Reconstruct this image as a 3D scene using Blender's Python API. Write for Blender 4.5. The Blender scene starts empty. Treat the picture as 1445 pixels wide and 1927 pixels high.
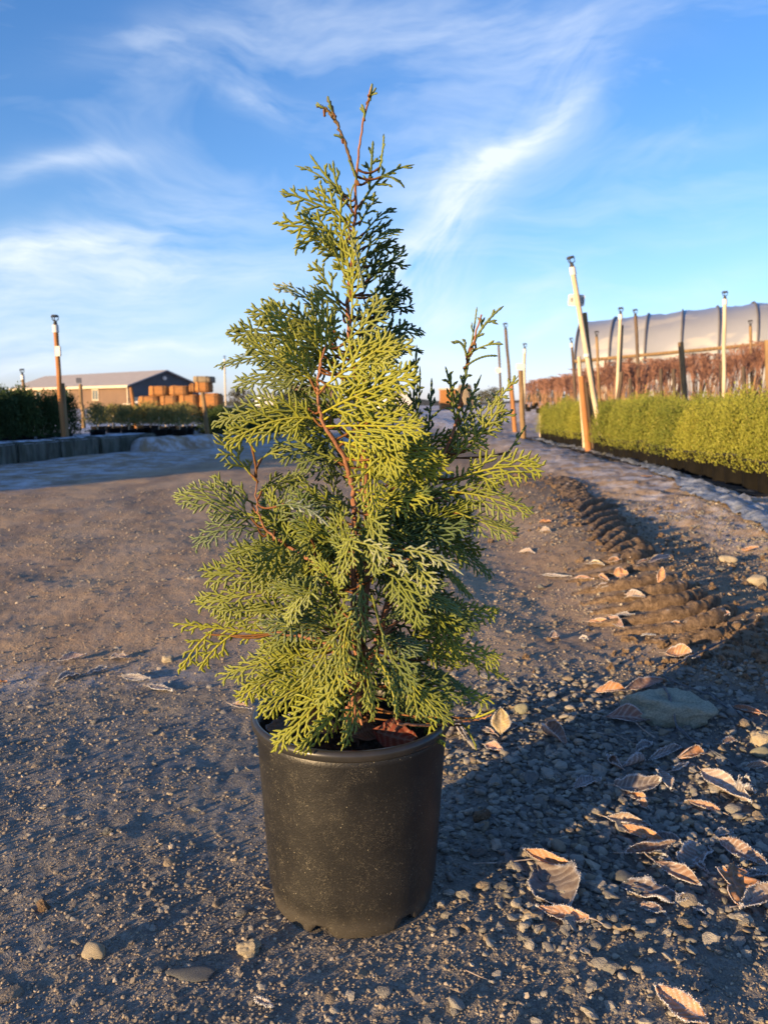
import bpy, bmesh, math, random
import numpy as np
from mathutils import Vector, Matrix
R = math.radians
SC = bpy.context.scene
COL = SC.collection
RNG = np.random.default_rng(7)
random.seed(11)

# ------------------------------------------------------------------ camera
CAMZ, PITCH, FPX, CX, CY = 0.561, R(7.8), 1480.0, 722.5, 963.5
cam = bpy.data.objects.new('camera', bpy.data.cameras.new('camera'))
COL.objects.link(cam)
cam.location = (0, 0, CAMZ)
cam.rotation_euler = (R(90) - PITCH, 0, 0)
cam.data.sensor_fit = 'VERTICAL'
cam.data.sensor_height = 36.0
cam.data.lens = FPX / 1927 * 36.0
cam.data.clip_start = 0.02
cam.data.clip_end = 2000
cam.data.dof.use_dof = True
cam.data.dof.focus_distance = 0.84
cam.data.dof.aperture_fstop = 12.0
SC.camera = cam

# ------------------------------------------------------------------ light
SUN_EL, SUN_AZ = R(6.8), R(228)          # azimuth clockwise from +Y: the sun stands behind and left of the camera
SUNV = Vector((math.sin(SUN_AZ) * math.cos(SUN_EL), math.cos(SUN_AZ) * math.cos(SUN_EL), math.sin(SUN_EL)))
sl = bpy.data.lights.new('sun', 'SUN')
sl.energy = 5.0; sl.angle = R(0.53); sl.color = (1.0, 0.68, 0.34)
sun = bpy.data.objects.new('sun', sl); COL.objects.link(sun)
sun.rotation_euler = SUNV.to_track_quat('Z', 'Y').to_euler()
sun.location = (-20, -20, 10)
SC.view_settings.view_transform = 'Standard'
SC.view_settings.look = 'None'
SC.view_settings.exposure = 1.08
SC.view_settings.gamma = 1
SC.view_settings.use_curve_mapping = False
SC.render.film_transparent = False
SC.cycles.max_bounces = 6
SC.cycles.transparent_max_bounces = 6

def pxdir(px, py):
    """direction in the world of a pixel of the photograph"""
    a = (px - CX) / FPX; b = (CY - py) / FPX
    c, s = math.cos(PITCH), math.sin(PITCH)
    return Vector((a, c + b * s, -s + b * c))

def at(px, py, d):
    """the point that stands d metres ahead and shows at this pixel"""
    v = pxdir(px, py)
    v = v * (d / v.y)
    return Vector((v.x, v.y, CAMZ + v.z))

# world: Nishita sky with cirrus
def build_world():
    w = bpy.data.worlds.new('World'); SC.world = w; w.use_nodes = True
    nt = w.node_tree; N = nt.nodes; L = nt.links; N.clear()
    def math_(op, a, b=None, c=None, clamp=False):
        n = N.new('ShaderNodeMath'); n.operation = op; n.use_clamp = clamp
        for i, v in enumerate((a, b, c)):
            if v is None: continue
            if isinstance(v, (int, float)): n.inputs[i].default_value = v
            else: L.new(v, n.inputs[i])
        return n.outputs[0]
    sky = N.new('ShaderNodeTexSky'); sky.sky_type = 'NISHITA'; sky.sun_disc = False
    sky.sun_elevation = SUN_EL; sky.sun_rotation = SUN_AZ
    sky.air_density = 1.0; sky.dust_density = 0.4; sky.ozone_density = 2.2; sky.altitude = 50
    tc = N.new('ShaderNodeTexCoord')
    sp = N.new('ShaderNodeSeparateXYZ'); L.new(tc.outputs['Generated'], sp.inputs[0])
    az = math_('MULTIPLY', math_('ARCTAN2', sp.outputs[0], sp.outputs[1]), 57.2958)
    el = math_('MULTIPLY', math_('ARCSINE', sp.outputs[2]), 57.2958)
    def noise(vx, vy, scale, detail, rough, dist=0.0, seed=0.0):
        cb = N.new('ShaderNodeCombineXYZ'); L.new(vx, cb.inputs[0]); L.new(vy, cb.inputs[1]); cb.inputs[2].default_value = seed
        n = N.new('ShaderNodeTexNoise'); n.inputs['Scale'].default_value = scale; n.inputs['Detail'].default_value = detail
        n.inputs['Roughness'].default_value = rough; n.inputs['Distortion'].default_value = dist
        L.new(cb.outputs[0], n.inputs['Vector']); return n.outputs[0]
    # gentle warp of the sky coordinates so the streaks bend
    wa = math_('MULTIPLY', math_('SUBTRACT', noise(az, el, 0.07, 3, 0.5, 0, 3.1), 0.5), 6.0)
    wb = math_('MULTIPLY', math_('SUBTRACT', noise(az, el, 0.09, 3, 0.5, 0, 9.7), 0.5), 4.5)
    A = math_('ADD', az, wa); E = math_('ADD', el, wb)
    total = None
    def sph(px, py):
        v = pxdir(px, py).normalized()
        return math.degrees(math.atan2(v.x, v.y)), math.degrees(math.asin(v.z))
    nh = noise(math_('MULTIPLY', A, 0.22), E, 0.42, 8, 0.62, 0.3, 1.0)
    dl = R(50)
    du = math_('ADD', math_('MULTIPLY', A, math.cos(dl)), math_('MULTIPLY', E, math.sin(dl)))
    dv = math_('SUBTRACT', math_('MULTIPLY', E, math.cos(dl)), math_('MULTIPLY', A, math.sin(dl)))
    nd = noise(math_('MULTIPLY', du, 0.30), dv, 0.4, 8, 0.64, 0.3, 7.0)
    streaks = [  # x0,y0 - x1,y1 in the photograph, half width in px, strength
        (1090, 190, 880, 310, 24, 0.72), (960, 270, 830, 450, 38, 0.55), (900, 360, 770, 560, 70, 0.48),
        (1110, 60, 1020, 230, 60, 0.30), (700, 330, 1000, 250, 90, 0.35), (420, 180, 610, 190, 26, 0.45), (0, 350, 240, 300, 20, 0.5),
        (-80, 490, 300, 440, 30, 0.70), (-150, 560, 330, 520, 55, 0.62), (250, 500, 620, 520, 60, 0.5),
        (-100, 690, 460, 660, 32, 0.9), (-100, 640, 350, 600, 30, 0.45), (140, 110, 500, 20, 34, 0.26),
        (600, 70, 1200, 40, 50, 0.26), (300, 420, 560, 400, 34, 0.3), (1260, 560, 1445, 490, 24, 0.22),
        (950, 650, 1080, 620, 16, 0.4), (820, 600, 1100, 560, 40, 0.28), (700, 460, 860, 640, 70, 0.45), (1150, 470, 1420, 440, 18, 0.16),
        (450, 650, 900, 690, 40, 0.35), (1100, 330, 1445, 250, 30, 0.14)]
    for i, (x0, y0, x1, y1, hw, st) in enumerate(streaks):
        a0, e0 = sph(x0, y0); a1, e1 = sph(x1, y1)
        ca, ce = (a0 + a1) / 2, (e0 + e1) / 2
        ln = math.hypot(a1 - a0, e1 - e0) / 2 * 1.1; ang = math.atan2(e1 - e0, a1 - a0); wd = hw * 0.037
        dx = math_('SUBTRACT', A, ca); dy = math_('SUBTRACT', E, ce)
        u = math_('ADD', math_('MULTIPLY', dx, math.cos(ang)), math_('MULTIPLY', dy, math.sin(ang)))
        v = math_('SUBTRACT', math_('MULTIPLY', dy, math.cos(ang)), math_('MULTIPLY', dx, math.sin(ang)))
        q = math_('ADD', math_('POWER', math_('ABSOLUTE', math_('DIVIDE', u, ln)), 2.6), math_('POWER', math_('ABSOLUTE', math_('DIVIDE', v, wd)), 1.7))
        g = math_('EXPONENT', math_('MULTIPLY', q, -1.0))
        n1 = nd if abs(math.degrees(ang)) > 35 and abs(math.degrees(ang)) < 145 else nh
        g = math_('MULTIPLY', g, math_('MULTIPLY_ADD', n1, 3.2, -0.95, clamp=True))
        g = math_('MULTIPLY', g, st)
        total = g if total is None else math_('ADD', total, g)
    # thin veil everywhere
    ve = math_('MULTIPLY', noise(math_('MULTIPLY', A, 0.35), E, 0.16, 5, 0.6, 0.6, 55.0), 1.0)
    ve = math_('MULTIPLY', math_('SUBTRACT', ve, 0.50, clamp=True), 1.3)
    total = math_('ADD', total, ve)
    total = math_('MINIMUM', total, 0.92)
    rp = N.new('ShaderNodeValToRGB'); L.new(math_('DIVIDE', el, 40.0, clamp=True), rp.inputs[0])
    rp.color_ramp.elements[0].position = 0.0; rp.color_ramp.elements[0].color = (0.30, 0.35, 0.80, 1)
    rp.color_ramp.elements[1].position = 1.0; rp.color_ramp.elements[1].color = (0.17, 0.27, 0.42, 1)
    for p, c in ((0.1, (0.285, 0.315, 0.53, 1)), (0.25, (0.245, 0.298, 0.415, 1)), (0.5, (0.185, 0.275, 0.41, 1))):
        e_ = rp.color_ramp.elements.new(p); e_.color = c
    tint = N.new('ShaderNodeMix'); tint.data_type = 'RGBA'; tint.blend_type = 'MULTIPLY'; tint.inputs[0].default_value = 1.0
    L.new(sky.outputs[0], tint.inputs[6])
    vm = N.new('ShaderNodeVectorMath'); vm.operation = 'SCALE'; vm.inputs[3].default_value = SKY_TINT; L.new(rp.outputs[0], vm.inputs[0]); L.new(vm.outputs[0], tint.inputs[7])
    # cloud: white lit by the low sun, following the brightness of the sky behind it
    mx = N.new('ShaderNodeMix'); mx.data_type = 'RGBA'; L.new(total, mx.inputs[0])
    L.new(tint.outputs[2], mx.inputs[6]); mx.inputs[7].default_value = CLOUD
    bg = N.new('ShaderNodeBackground'); bg.inputs[1].default_value = SKY_STRENGTH
    L.new(mx.outputs[2], bg.inputs[0])
    out = N.new('ShaderNodeOutputWorld'); L.new(bg.outputs[0], out.inputs[0])
SKY_STRENGTH = 0.15
SKY_TINT = 2.6
CLOUD = (3.05, 3.35, 3.75, 1)
build_world()

# ------------------------------------------------------------------ numpy noise and terrain
def _hash(ix, iy, seed):
    h = (ix.astype(np.int64) * 374761393 + iy.astype(np.int64) * 668265263 + seed * 974711) & 0xffffffff
    h = ((h ^ (h >> 13)) * 1274126177) & 0xffffffff
    h = (h ^ (h >> 16)) & 0xffffffff
    return h.astype(np.float64) / 4294967295.0
def vnoise(x, y, seed=0):
    ix = np.floor(x); iy = np.floor(y); fx = x - ix; fy = y - iy
    fx = fx * fx * fx * (fx * (fx * 6 - 15) + 10); fy = fy * fy * fy * (fy * (fy * 6 - 15) + 10)
    a = _hash(ix, iy, seed); b = _hash(ix + 1, iy, seed); c = _hash(ix, iy + 1, seed); d = _hash(ix + 1, iy + 1, seed)
    return (a + (b - a) * fx) * (1 - fy) + (c + (d - c) * fx) * fy
def fbm(x, y, octaves=4, seed=0, gain=0.5):
    s = 0; a = 1; t = 0
    for k in range(octaves):
        s = s + a * (vnoise(x * 2 ** k + 17.3 * k, y * 2 ** k - 9.1 * k, seed + k) - 0.5); t += a; a *= gain
    return s / t * 2
def sstep(x, a, b):
    t = np.clip((x - a) / (b - a), 0, 1); return t * t * (3 - 2 * t)

TRACK = np.array([(0.98, 5.2), (0.92, 4.2), (0.86, 3.5), (0.86, 3.0), (0.88, 2.6), (0.86, 2.3), (0.86, 2.0), (0.9, 1.75)])
def track_x(y):
    return np.interp(y, TRACK[::-1, 1], TRACK[::-1, 0])
BED_A, BED_B = (-3.36, 6.9), (-2.74, 9.6)         # front line of the raised bed on the left
def bed_side(x, y):
    """distance to the left of the wall line"""
    dx, dy = BED_B[0] - BED_A[0], BED_B[1] - BED_A[1]
    l = math.hypot(dx, dy)
    return ((x - BED_A[0]) * -dy + (y - BED_A[1]) * dx) / l

def height(x, y, fine=True):
    x = np.asarray(x, float); y = np.asarray(y, float)
    r = np.hypot(x, y)
    h = 0.12 * np.clip(x - 4.2, 0, None) * sstep(y, 3, 8) * (1 - sstep(x, 9, 14) * 0.35)
    h = np.where(x > 60, 0.12 * 56 * 0.65, h)
    h = h * np.exp(-np.clip(y - 60, 0, None) / 60) * np.exp(-np.clip(-y, 0, None) / 8)
    pot = np.exp(-(((x + 0.034) / 0.16) ** 2 + ((y - 0.855) / 0.16) ** 2) ** 2)
    h = h + 0.022 * fbm(x * 0.7, y * 0.7, 3, 5) * sstep(r, 0.9, 2.2)
    # shallow dip on the left and the swell of the roadway behind it
    lm = 1 - sstep(x, -0.15, 0.35)
    h = h - 0.020 * np.exp(-((y - 1.47 - 0.06 * fbm(x * 3, y * 0, 2, 60)) / 0.33) ** 2) * lm + 0.030 * sstep(y, 1.5, 2.7) * lm
    h = h + 0.03 * sstep(y, 2, 6) * np.exp(-((x + 0.6) / 1.6) ** 2)
    # berm of stony soil on the right
    h = h + 0.05 * sstep(x, 1.05, 1.7) * (1 - sstep(x, 1.9, 2.4)) * sstep(y, 1.6, 2.6)
    h = h + 0.035 * np.exp(-((x - track_x(y)) / 0.26) ** 2) * sstep(y, 1.55, 1.9) * (1 - sstep(y, 5, 7))
    # wheel rut left of the ridges
    h = h - 0.02 * np.exp(-((x - track_x(y) + 0.42) / 0.14) ** 2) * sstep(y, 1.6, 2.2) * (1 - sstep(y, 6, 9))
    # torn mud around the big stone
    mud = np.exp(-(((x - 0.86) / 0.28) ** 2 + ((y - 1.56) / 0.16) ** 2))
    if fine:
        h = h + mud * (0.03 * fbm(x * 9, y * 9, 4, 21) + 0.012)
        rough = 0.45 + 0.55 * sstep(x, 0.0, 0.6) * (1 - 0.5 * sstep(y, 1.1, 1.6))
        h = h + (1 - pot) * rough * (0.0075 * fbm(x * 6, y * 6, 3, 31) + 0.0050 * np.maximum(fbm(x * 26, y * 26, 2, 41), -0.2) + 0.0040 * fbm(x * 70, y * 70, 2, 51))
        berm = sstep(x, 1.0, 1.5) * sstep(y, 1.4, 2.2)
        h = h + berm * (0.022 * fbm(x * 7, y * 7, 4, 71) + 0.012 * np.maximum(fbm(x * 22, y * 22, 3, 81), -0.1))
        rd = (1 - sstep(x, -0.2, 0.4)) * sstep(y, 1.3, 1.8)
        h = h + rd * (0.010 * fbm(x * 2.2, y * 3.5, 3, 91))
    return h
def H(x, y, fine=True):
    return float(height(np.array([x]), np.array([y]), fine)[0])

def ground_at(px, py, lift=0.0):
    """where the line of sight through this pixel meets the ground"""
    v = pxdir(px, py); t = 0.2; prev = t
    while t < 200:
        p = v * t
        if CAMZ + p.z < H(p.x, p.y, False) + lift:
            lo, hi = prev, t
            for _ in range(18):
                m = (lo + hi) / 2; q = v * m
                if CAMZ + q.z < H(q.x, q.y, False) + lift: hi = m
                else: lo = m
            q = v * hi
            return Vector((q.x, q.y, CAMZ + q.z))
        prev = t; t *= 1.015
    q = v * 150
    return Vector((q.x, q.y, CAMZ + q.z))

# ------------------------------------------------------------------ object helpers
def mesh_from(name, verts, faces, mats=(), smooth=True, mat_idx=None, attrs=None):
    """verts (n,3); faces: array (m,3|4) or list of arrays"""
    me = bpy.data.meshes.new(name)
    verts = np.asarray(verts, dtype=np.float32)
    if isinstance(faces, np.ndarray): faces = [faces]
    faces = [np.asarray(f, dtype=np.int32) for f in faces if len(f)]
    me.vertices.add(len(verts)); me.vertices.foreach_set('co', verts.ravel())
    nl = sum(f.size for f in faces); nf = sum(len(f) for f in faces)
    me.loops.add(nl); me.polygons.add(nf)
    me.loops.foreach_set('vertex_index', np.concatenate([f.ravel() for f in faces]))
    tot = np.concatenate([np.full(len(f), f.shape[1], np.int32) for f in faces])
    start = np.concatenate([[0], np.cumsum(tot)[:-1]]).astype(np.int32)
    me.polygons.foreach_set('loop_start', start); me.polygons.foreach_set('loop_total', tot)
    me.polygons.foreach_set('use_smooth', np.full(nf, smooth))
    if mat_idx is not None: me.polygons.foreach_set('material_index', np.asarray(mat_idx, np.int32))
    for k, v in (attrs or {}).items():
        a = me.attributes.new(k, 'FLOAT', 'POINT'); a.data.foreach_set('value', np.asarray(v, np.float32))
    for m in mats: me.materials.append(m)
    me.update(calc_edges=True)
    return me

class MB:
    """collects simple shapes for ONE mesh"""
    def __init__(s): s.v = []; s.f4 = []; s.f3 = []; s.n = 0
    def add(s, v, f):
        v = np.asarray(v, float); f = np.asarray(f, int)
        (s.f4 if f.shape[1] == 4 else s.f3).append(f + s.n); s.v.append(v); s.n += len(v); return s
    def box(s, c, size, rot=0.0, jit=0.0, mat=None):
        x, y, z = [k / 2 for k in size]
        v = np.array([(i, j, k) for k in (-z, z) for j in (-y, y) for i in (-x, x)], float)
        if jit: v += RNG.uniform(-jit, jit, v.shape)
        if mat is not None: v = v @ np.array(mat.to_3x3()).T
        ca, sa = math.cos(rot), math.sin(rot)
        v = np.stack([v[:, 0] * ca - v[:, 1] * sa, v[:, 0] * sa + v[:, 1] * ca, v[:, 2]], 1) + np.array(c, float)
        return s.add(v, [(0, 2, 3, 1), (4, 5, 7, 6), (0, 1, 5, 4), (2, 6, 7, 3), (0, 4, 6, 2), (1, 3, 7, 5)])
    def tube(s, pts, rad, n=8, cap=True):
        pts = np.asarray(pts, float); m = len(pts)
        rad = np.full(m, rad, float) if np.isscalar(rad) else np.asarray(rad, float)
        T = np.gradient(pts, axis=0); T /= np.linalg.norm(T, axis=1)[:, None] + 1e-12
        ref = np.array((0, 0, 1.0)) if abs(T[0][2]) < 0.9 else np.array((1.0, 0, 0))
        A = np.cross(T, ref); A /= np.linalg.norm(A, axis=1)[:, None]; B = np.cross(T, A)
        a = np.arange(n) / n * 2 * math.pi
        v = pts[:, None] + rad[:, None, None] * (np.cos(a)[None, :, None] * A[:, None] + np.sin(a)[None, :, None] * B[:, None])
        i = np.arange(m - 1)[:, None] * n; j = np.arange(n)[None]; k = (j + 1) % n
        f = np.stack([i + j, i + k, i + n + k, i + n + j], 2).reshape(-1, 4)
        s.add(v.reshape(-1, 3), f)
        if cap:
            for e, o in ((0, 0), (m - 1, (m - 1) * n)):
                c = pts[e][None]
                ring = v[e]
                s.add(np.concatenate([ring, c]), np.array([(q, (q + 1) % n, n) if e else ((q + 1) % n, q, n) for q in range(n)]))
        return s
    def lathe(s, prof, n=32, c=(0, 0, 0)):
        prof = np.asarray(prof, float); m = len(prof); a = np.arange(n) / n * 2 * math.pi
        v = np.stack([prof[:, 0][:, None] * np.cos(a), prof[:, 0][:, None] * np.sin(a), np.repeat(prof[:, 1][:, None], n, 1)], 2) + np.array(c)
        i = np.arange(m - 1)[:, None] * n; j = np.arange(n)[None]; k = (j + 1) % n
        return s.add(v.reshape(-1, 3), np.stack([i + j, i + k, i + n + k, i + n + j], 2).reshape(-1, 4))
    def mesh(s, name, mats=(), smooth=False):
        return mesh_from(name, np.concatenate(s.v), [np.concatenate(f) for f in (s.f4, s.f3) if f], mats, smooth)

def link(name, data, parent=None, loc=None, rot=None, scale=None):
    o = bpy.data.objects.new(name, data); COL.objects.link(o)
    if parent is not None: o.parent = parent
    if loc is not None: o.location = loc
    if rot is not None: o.rotation_euler = rot
    if scale is not None: o.scale = (scale,) * 3 if np.isscalar(scale) else scale
    return o
def thing(name, label, cat, loc=(0, 0, 0), rot=(0, 0, 0), group=None, data=None, scale=None, parent=None):
    o = link(name, data, parent, loc, rot, scale)
    o['label'] = label; o['category'] = cat
    if group: o['group'] = group
    return o
def setkind(o, k, label=None, cat=None):
    o['kind'] = k
    if label: o['label'] = label
    if cat: o['category'] = cat
    return o
def copy_tree(src, loc, rotz=0.0, scale=1.0, label=None, tilt=(0, 0)):
    kids = list(src.children)
    r = src.copy(); COL.objects.link(r); r.location = loc; r.rotation_euler = (tilt[0], tilt[1], rotz)
    r.scale = (scale,) * 3 if np.isscalar(scale) else scale
    if label: r['label'] = label
    for ch in kids:
        c = ch.copy(); COL.objects.link(c); c.parent = r
        for g in ch.children:
            d = g.copy(); COL.objects.link(d); d.parent = c
    return r

# ------------------------------------------------------------------ materials
class Mat:
    def __init__(s, name, rough=0.7, spec=0.3):
        s.m = bpy.data.materials.new(name); s.m.use_nodes = True
        s.nt = s.m.node_tree; s.N = s.nt.nodes; s.L = s.nt.links
        s.b = s.N['Principled BSDF']; s.b.inputs['Roughness'].default_value = rough
        s.b.inputs['Specular IOR Level'].default_value = spec
        s.tc = None
    def coord(s, kind='Object'):
        if s.tc is None: s.tc = s.N.new('ShaderNodeTexCoord')
        return s.tc.outputs[kind]
    def pos(s):
        g = s.N.new('ShaderNodeNewGeometry'); return g.outputs['Position']
    def put(s, v, sock):
        if isinstance(v, bpy.types.NodeSocket): s.L.new(v, sock)
        elif isinstance(v, tuple) and len(v) == 3 and sock.type == 'RGBA': sock.default_value = (*v, 1)
        else: sock.default_value = v
    def noise(s, vec, scale, detail=4, rough=0.55, dist=0.0):
        n = s.N.new('ShaderNodeTexNoise'); s.put(vec, n.inputs['Vector'])
        n.inputs['Scale'].default_value = scale; n.inputs['Detail'].default_value = detail
        n.inputs['Roughness'].default_value = rough; n.inputs['Distortion'].default_value = dist
        return n.outputs[0]
    def voro(s, vec, scale, feature='F1', out='Distance'):
        n = s.N.new('ShaderNodeTexVoronoi'); s.put(vec, n.inputs['Vector']); n.feature = feature
        n.inputs['Scale'].default_value = scale; return n.outputs[out]
    def scaled(s, vec, sc):
        n = s.N.new('ShaderNodeVectorMath'); n.operation = 'MULTIPLY'; s.put(vec, n.inputs[0]); n.inputs[1].default_value = sc; return n.outputs[0]
    def ma(s, op, a, b=None, c=None, clamp=False):
        n = s.N.new('ShaderNodeMath'); n.operation = op; n.use_clamp = clamp
        for i, v in enumerate((a, b, c)):
            if v is not None: s.put(v, n.inputs[i])
        return n.outputs[0]
    def ramp(s, fac, lo, hi, a=0.0, b=1.0):
        n = s.N.new('ShaderNodeMapRange'); s.put(fac, n.inputs[0]); n.interpolation_type = 'SMOOTHSTEP'
        for i, v in enumerate((lo, hi, a, b)): n.inputs[1 + i].default_value = v
        return n.outputs[0]
    def mix(s, fac, a, b, mode='MIX'):
        n = s.N.new('ShaderNodeMix'); n.data_type = 'RGBA'; n.blend_type = mode
        s.put(fac, n.inputs[0]); s.put(a, n.inputs[6]); s.put(b, n.inputs[7]); return n.outputs[2]
    def attr(s, name, out='Fac'):
        n = s.N.new('ShaderNodeAttribute'); n.attribute_name = name; return n.outputs[out]
    def rand(s): return s.N.new('ShaderNodeObjectInfo').outputs['Random']
    def sep(s, vec):
        n = s.N.new('ShaderNodeSeparateXYZ'); s.put(vec, n.inputs[0]); return n.outputs
    def normz(s):
        return s.sep(s.N.new('ShaderNodeNewGeometry').outputs['Normal'])[2]
    def bump(s, hgt, dist=0.002, strength=1.0):
        n = s.N.new('ShaderNodeBump'); n.inputs['Distance'].default_value = dist; n.inputs['Strength'].default_value = strength
        s.put(hgt, n.inputs['Height']); s.L.new(n.outputs[0], s.b.inputs['Normal']); return s
    def color(s, c): s.put(c, s.b.inputs['Base Color']); return s
    def rough(s, v): s.put(v, s.b.inputs['Roughness']); return s
def simple(name, c1, c2=None, scale=20, rough=0.75, spec=0.3, bump=0.0, vec=(1, 1, 1), randmix=0.0):
    m = Mat(name, rough, spec); c2 = c2 or tuple(k * 0.6 for k in c1)
    v = m.scaled(m.coord(), vec)
    n = m.noise(v, scale, 5, 0.6)
    f = m.ramp(n, 0.3, 0.7)
    if randmix: f = m.ma('ADD', f, m.ma('MULTIPLY', m.ma('SUBTRACT', m.rand(), 0.5), randmix), clamp=True)
    m.color(m.mix(f, c1, c2))
    if bump: m.bump(n, bump)
    return m.m

FROST = (0.62, 0.66, 0.74)
def ground_material():
    m = Mat('ground_soil', 0.92, 0.15)
    P = m.pos(); x, y, z = m.sep(P)
    n1 = m.noise(P, 1.3, 4, 0.6); n2 = m.noise(P, 9, 5, 0.65); n3 = m.noise(P, 70, 4, 0.7); n4 = m.noise(P, 260, 3, 0.7)
    dark = (0.160, 0.152, 0.140); brown = (0.25, 0.212, 0.162)
    c = m.mix(m.ramp(m.ma('MULTIPLY_ADD', n2, 0.5, m.ma('MULTIPLY', n1, 0.5)), 0.38, 0.62), dark, brown)
    # the worn roadway beyond the dip is finer; its sunlit brown is painted in
    road = m.ramp(m.ma('ADD', y, m.ma('MULTIPLY', n1, 0.5)), 1.55, 2.2)
    strk = m.noise(m.scaled(P, (2.2, 0.6, 1)), 2.2, 5, 0.6)
    c = m.mix(m.ma('MULTIPLY', road, 0.88), c, m.mix(m.ramp(strk, 0.36, 0.64), (0.31, 0.205, 0.125), (0.50, 0.34, 0.20)))
    c = m.mix(m.ma('MULTIPLY', m.ramp(n3, 0.42, 0.68, 0.0, 0.55), m.ma('SUBTRACT', 1.0, m.ma('MULTIPLY', road, 0.6))), c, (0.36, 0.32, 0.26))
    c = m.mix(m.ramp(n4, 0.35, 0.55, 0.55, 0.0), c, (0.085, 0.078, 0.070))
    # soil of the tyre ridges and the berm
    gp = m.ma('MULTIPLY', m.ma('MULTIPLY', m.ramp(x, 0.05, 0.28), m.ma('SUBTRACT', 1.0, m.ramp(y, 1.4, 1.7))), m.ramp(y, 0.6, 0.95))
    c = m.mix(m.ma('MULTIPLY', gp, 0.6), c, (0.085, 0.078, 0.070))
    tr = m.ma('MULTIPLY', m.ramp(x, 0.55, 0.8), m.ma('SUBTRACT', 1.0, m.ramp(x, 1.1, 1.3)))
    tr = m.ma('MULTIPLY', tr, m.ramp(y, 1.3, 1.7))
    c = m.mix(m.ma('MULTIPLY', tr, 0.7), c, (0.20, 0.14, 0.085))
    # frost: right berm, the roadway that the hedge keeps in shade, thin elsewhere
    nf = m.noise(P, 5.5, 6, 0.72)
    berm = m.ma('MULTIPLY', m.ramp(x, 1.1, 1.7), m.ramp(y, 1.5, 2.2))
    edge = m.ma('SUBTRACT', m.ma('MULTIPLY', m.ma('ADD', x, 2.1), 3.1), m.ma('SUBTRACT', y, 4.3))  # < 0 beyond the shade line
    shade = m.ma('MULTIPLY', m.ramp(edge, 0.0, -2.0), m.ramp(y, 3.5, 5.0))
    dip = m.ma('MULTIPLY', m.ramp(m.ma('ABSOLUTE', m.ma('SUBTRACT', y, 1.62)), 0.16, 0.0), m.ramp(x, -0.25, -0.6))
    fr = m.ma('ADD', m.ma('MULTIPLY', berm, 0.55), m.ma('ADD', m.ma('MULTIPLY', shade, 0.62), m.ma('MULTIPLY', dip, 0.22)))
    fr = m.ma('MULTIPLY', m.ma('ADD', fr, 0.06), m.ramp(m.ma('ADD', nf, m.ma('MULTIPLY', n3, 0.3)), 0.56, 0.80))
    far = m.ramp(y, 12, 30)
    c = m.mix(m.ma('MULTIPLY', far, 0.4), c, (0.36, 0.28, 0.20))
    c = m.mix(fr, c, FROST)
    m.color(c)
    m.bump(m.ma('ADD', m.ma('MULTIPLY', n3, 0.6), m.ma('MULTIPLY', n4, 0.5)), 0.006, 1.0)
    return m.m
def foliage_material():
    m = Mat('conifer_scales', 0.72, 0.12)
    tone = m.attr('tone'); wood = m.attr('wood'); frost = m.attr('frost')
    P = m.coord()
    n = m.noise(P, 35, 3); n2 = m.noise(P, 900, 3, 0.7)
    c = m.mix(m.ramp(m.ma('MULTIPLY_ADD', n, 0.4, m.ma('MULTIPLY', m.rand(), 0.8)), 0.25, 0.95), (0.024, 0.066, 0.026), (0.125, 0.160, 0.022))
    c = m.mix(m.ma('MULTIPLY', m.attr('lush'), 0.80), c, (0.30, 0.31, 0.015))  # sunlit yellow-green painted in per spray; low values keep the shaded green
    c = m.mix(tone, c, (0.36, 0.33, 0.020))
    c = m.mix(wood, c, (0.17, 0.060, 0.024))
    f = m.ma('MULTIPLY', frost, m.ramp(n2, 0.38, 0.66))
    f = m.ma('MULTIPLY', f, m.ramp(m.normz(), -0.3, 0.7, 0.25, 0.95))
    f = m.ma('MAXIMUM', m.ma('MULTIPLY', f, 0.85), m.ma('MULTIPLY', m.ramp(frost, 0.62, 1.0, 0.0, 0.62), m.ramp(n2, 0.25, 0.6, 0.2, 1.0)))
    c = m.mix(f, c, (0.52, 0.54, 0.48))
    m.color(c); m.bump(n2, 0.0006, 0.8)
    m.b.inputs['Subsurface Weight'].default_value = 0.0
    return m.m
M = {}
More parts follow.
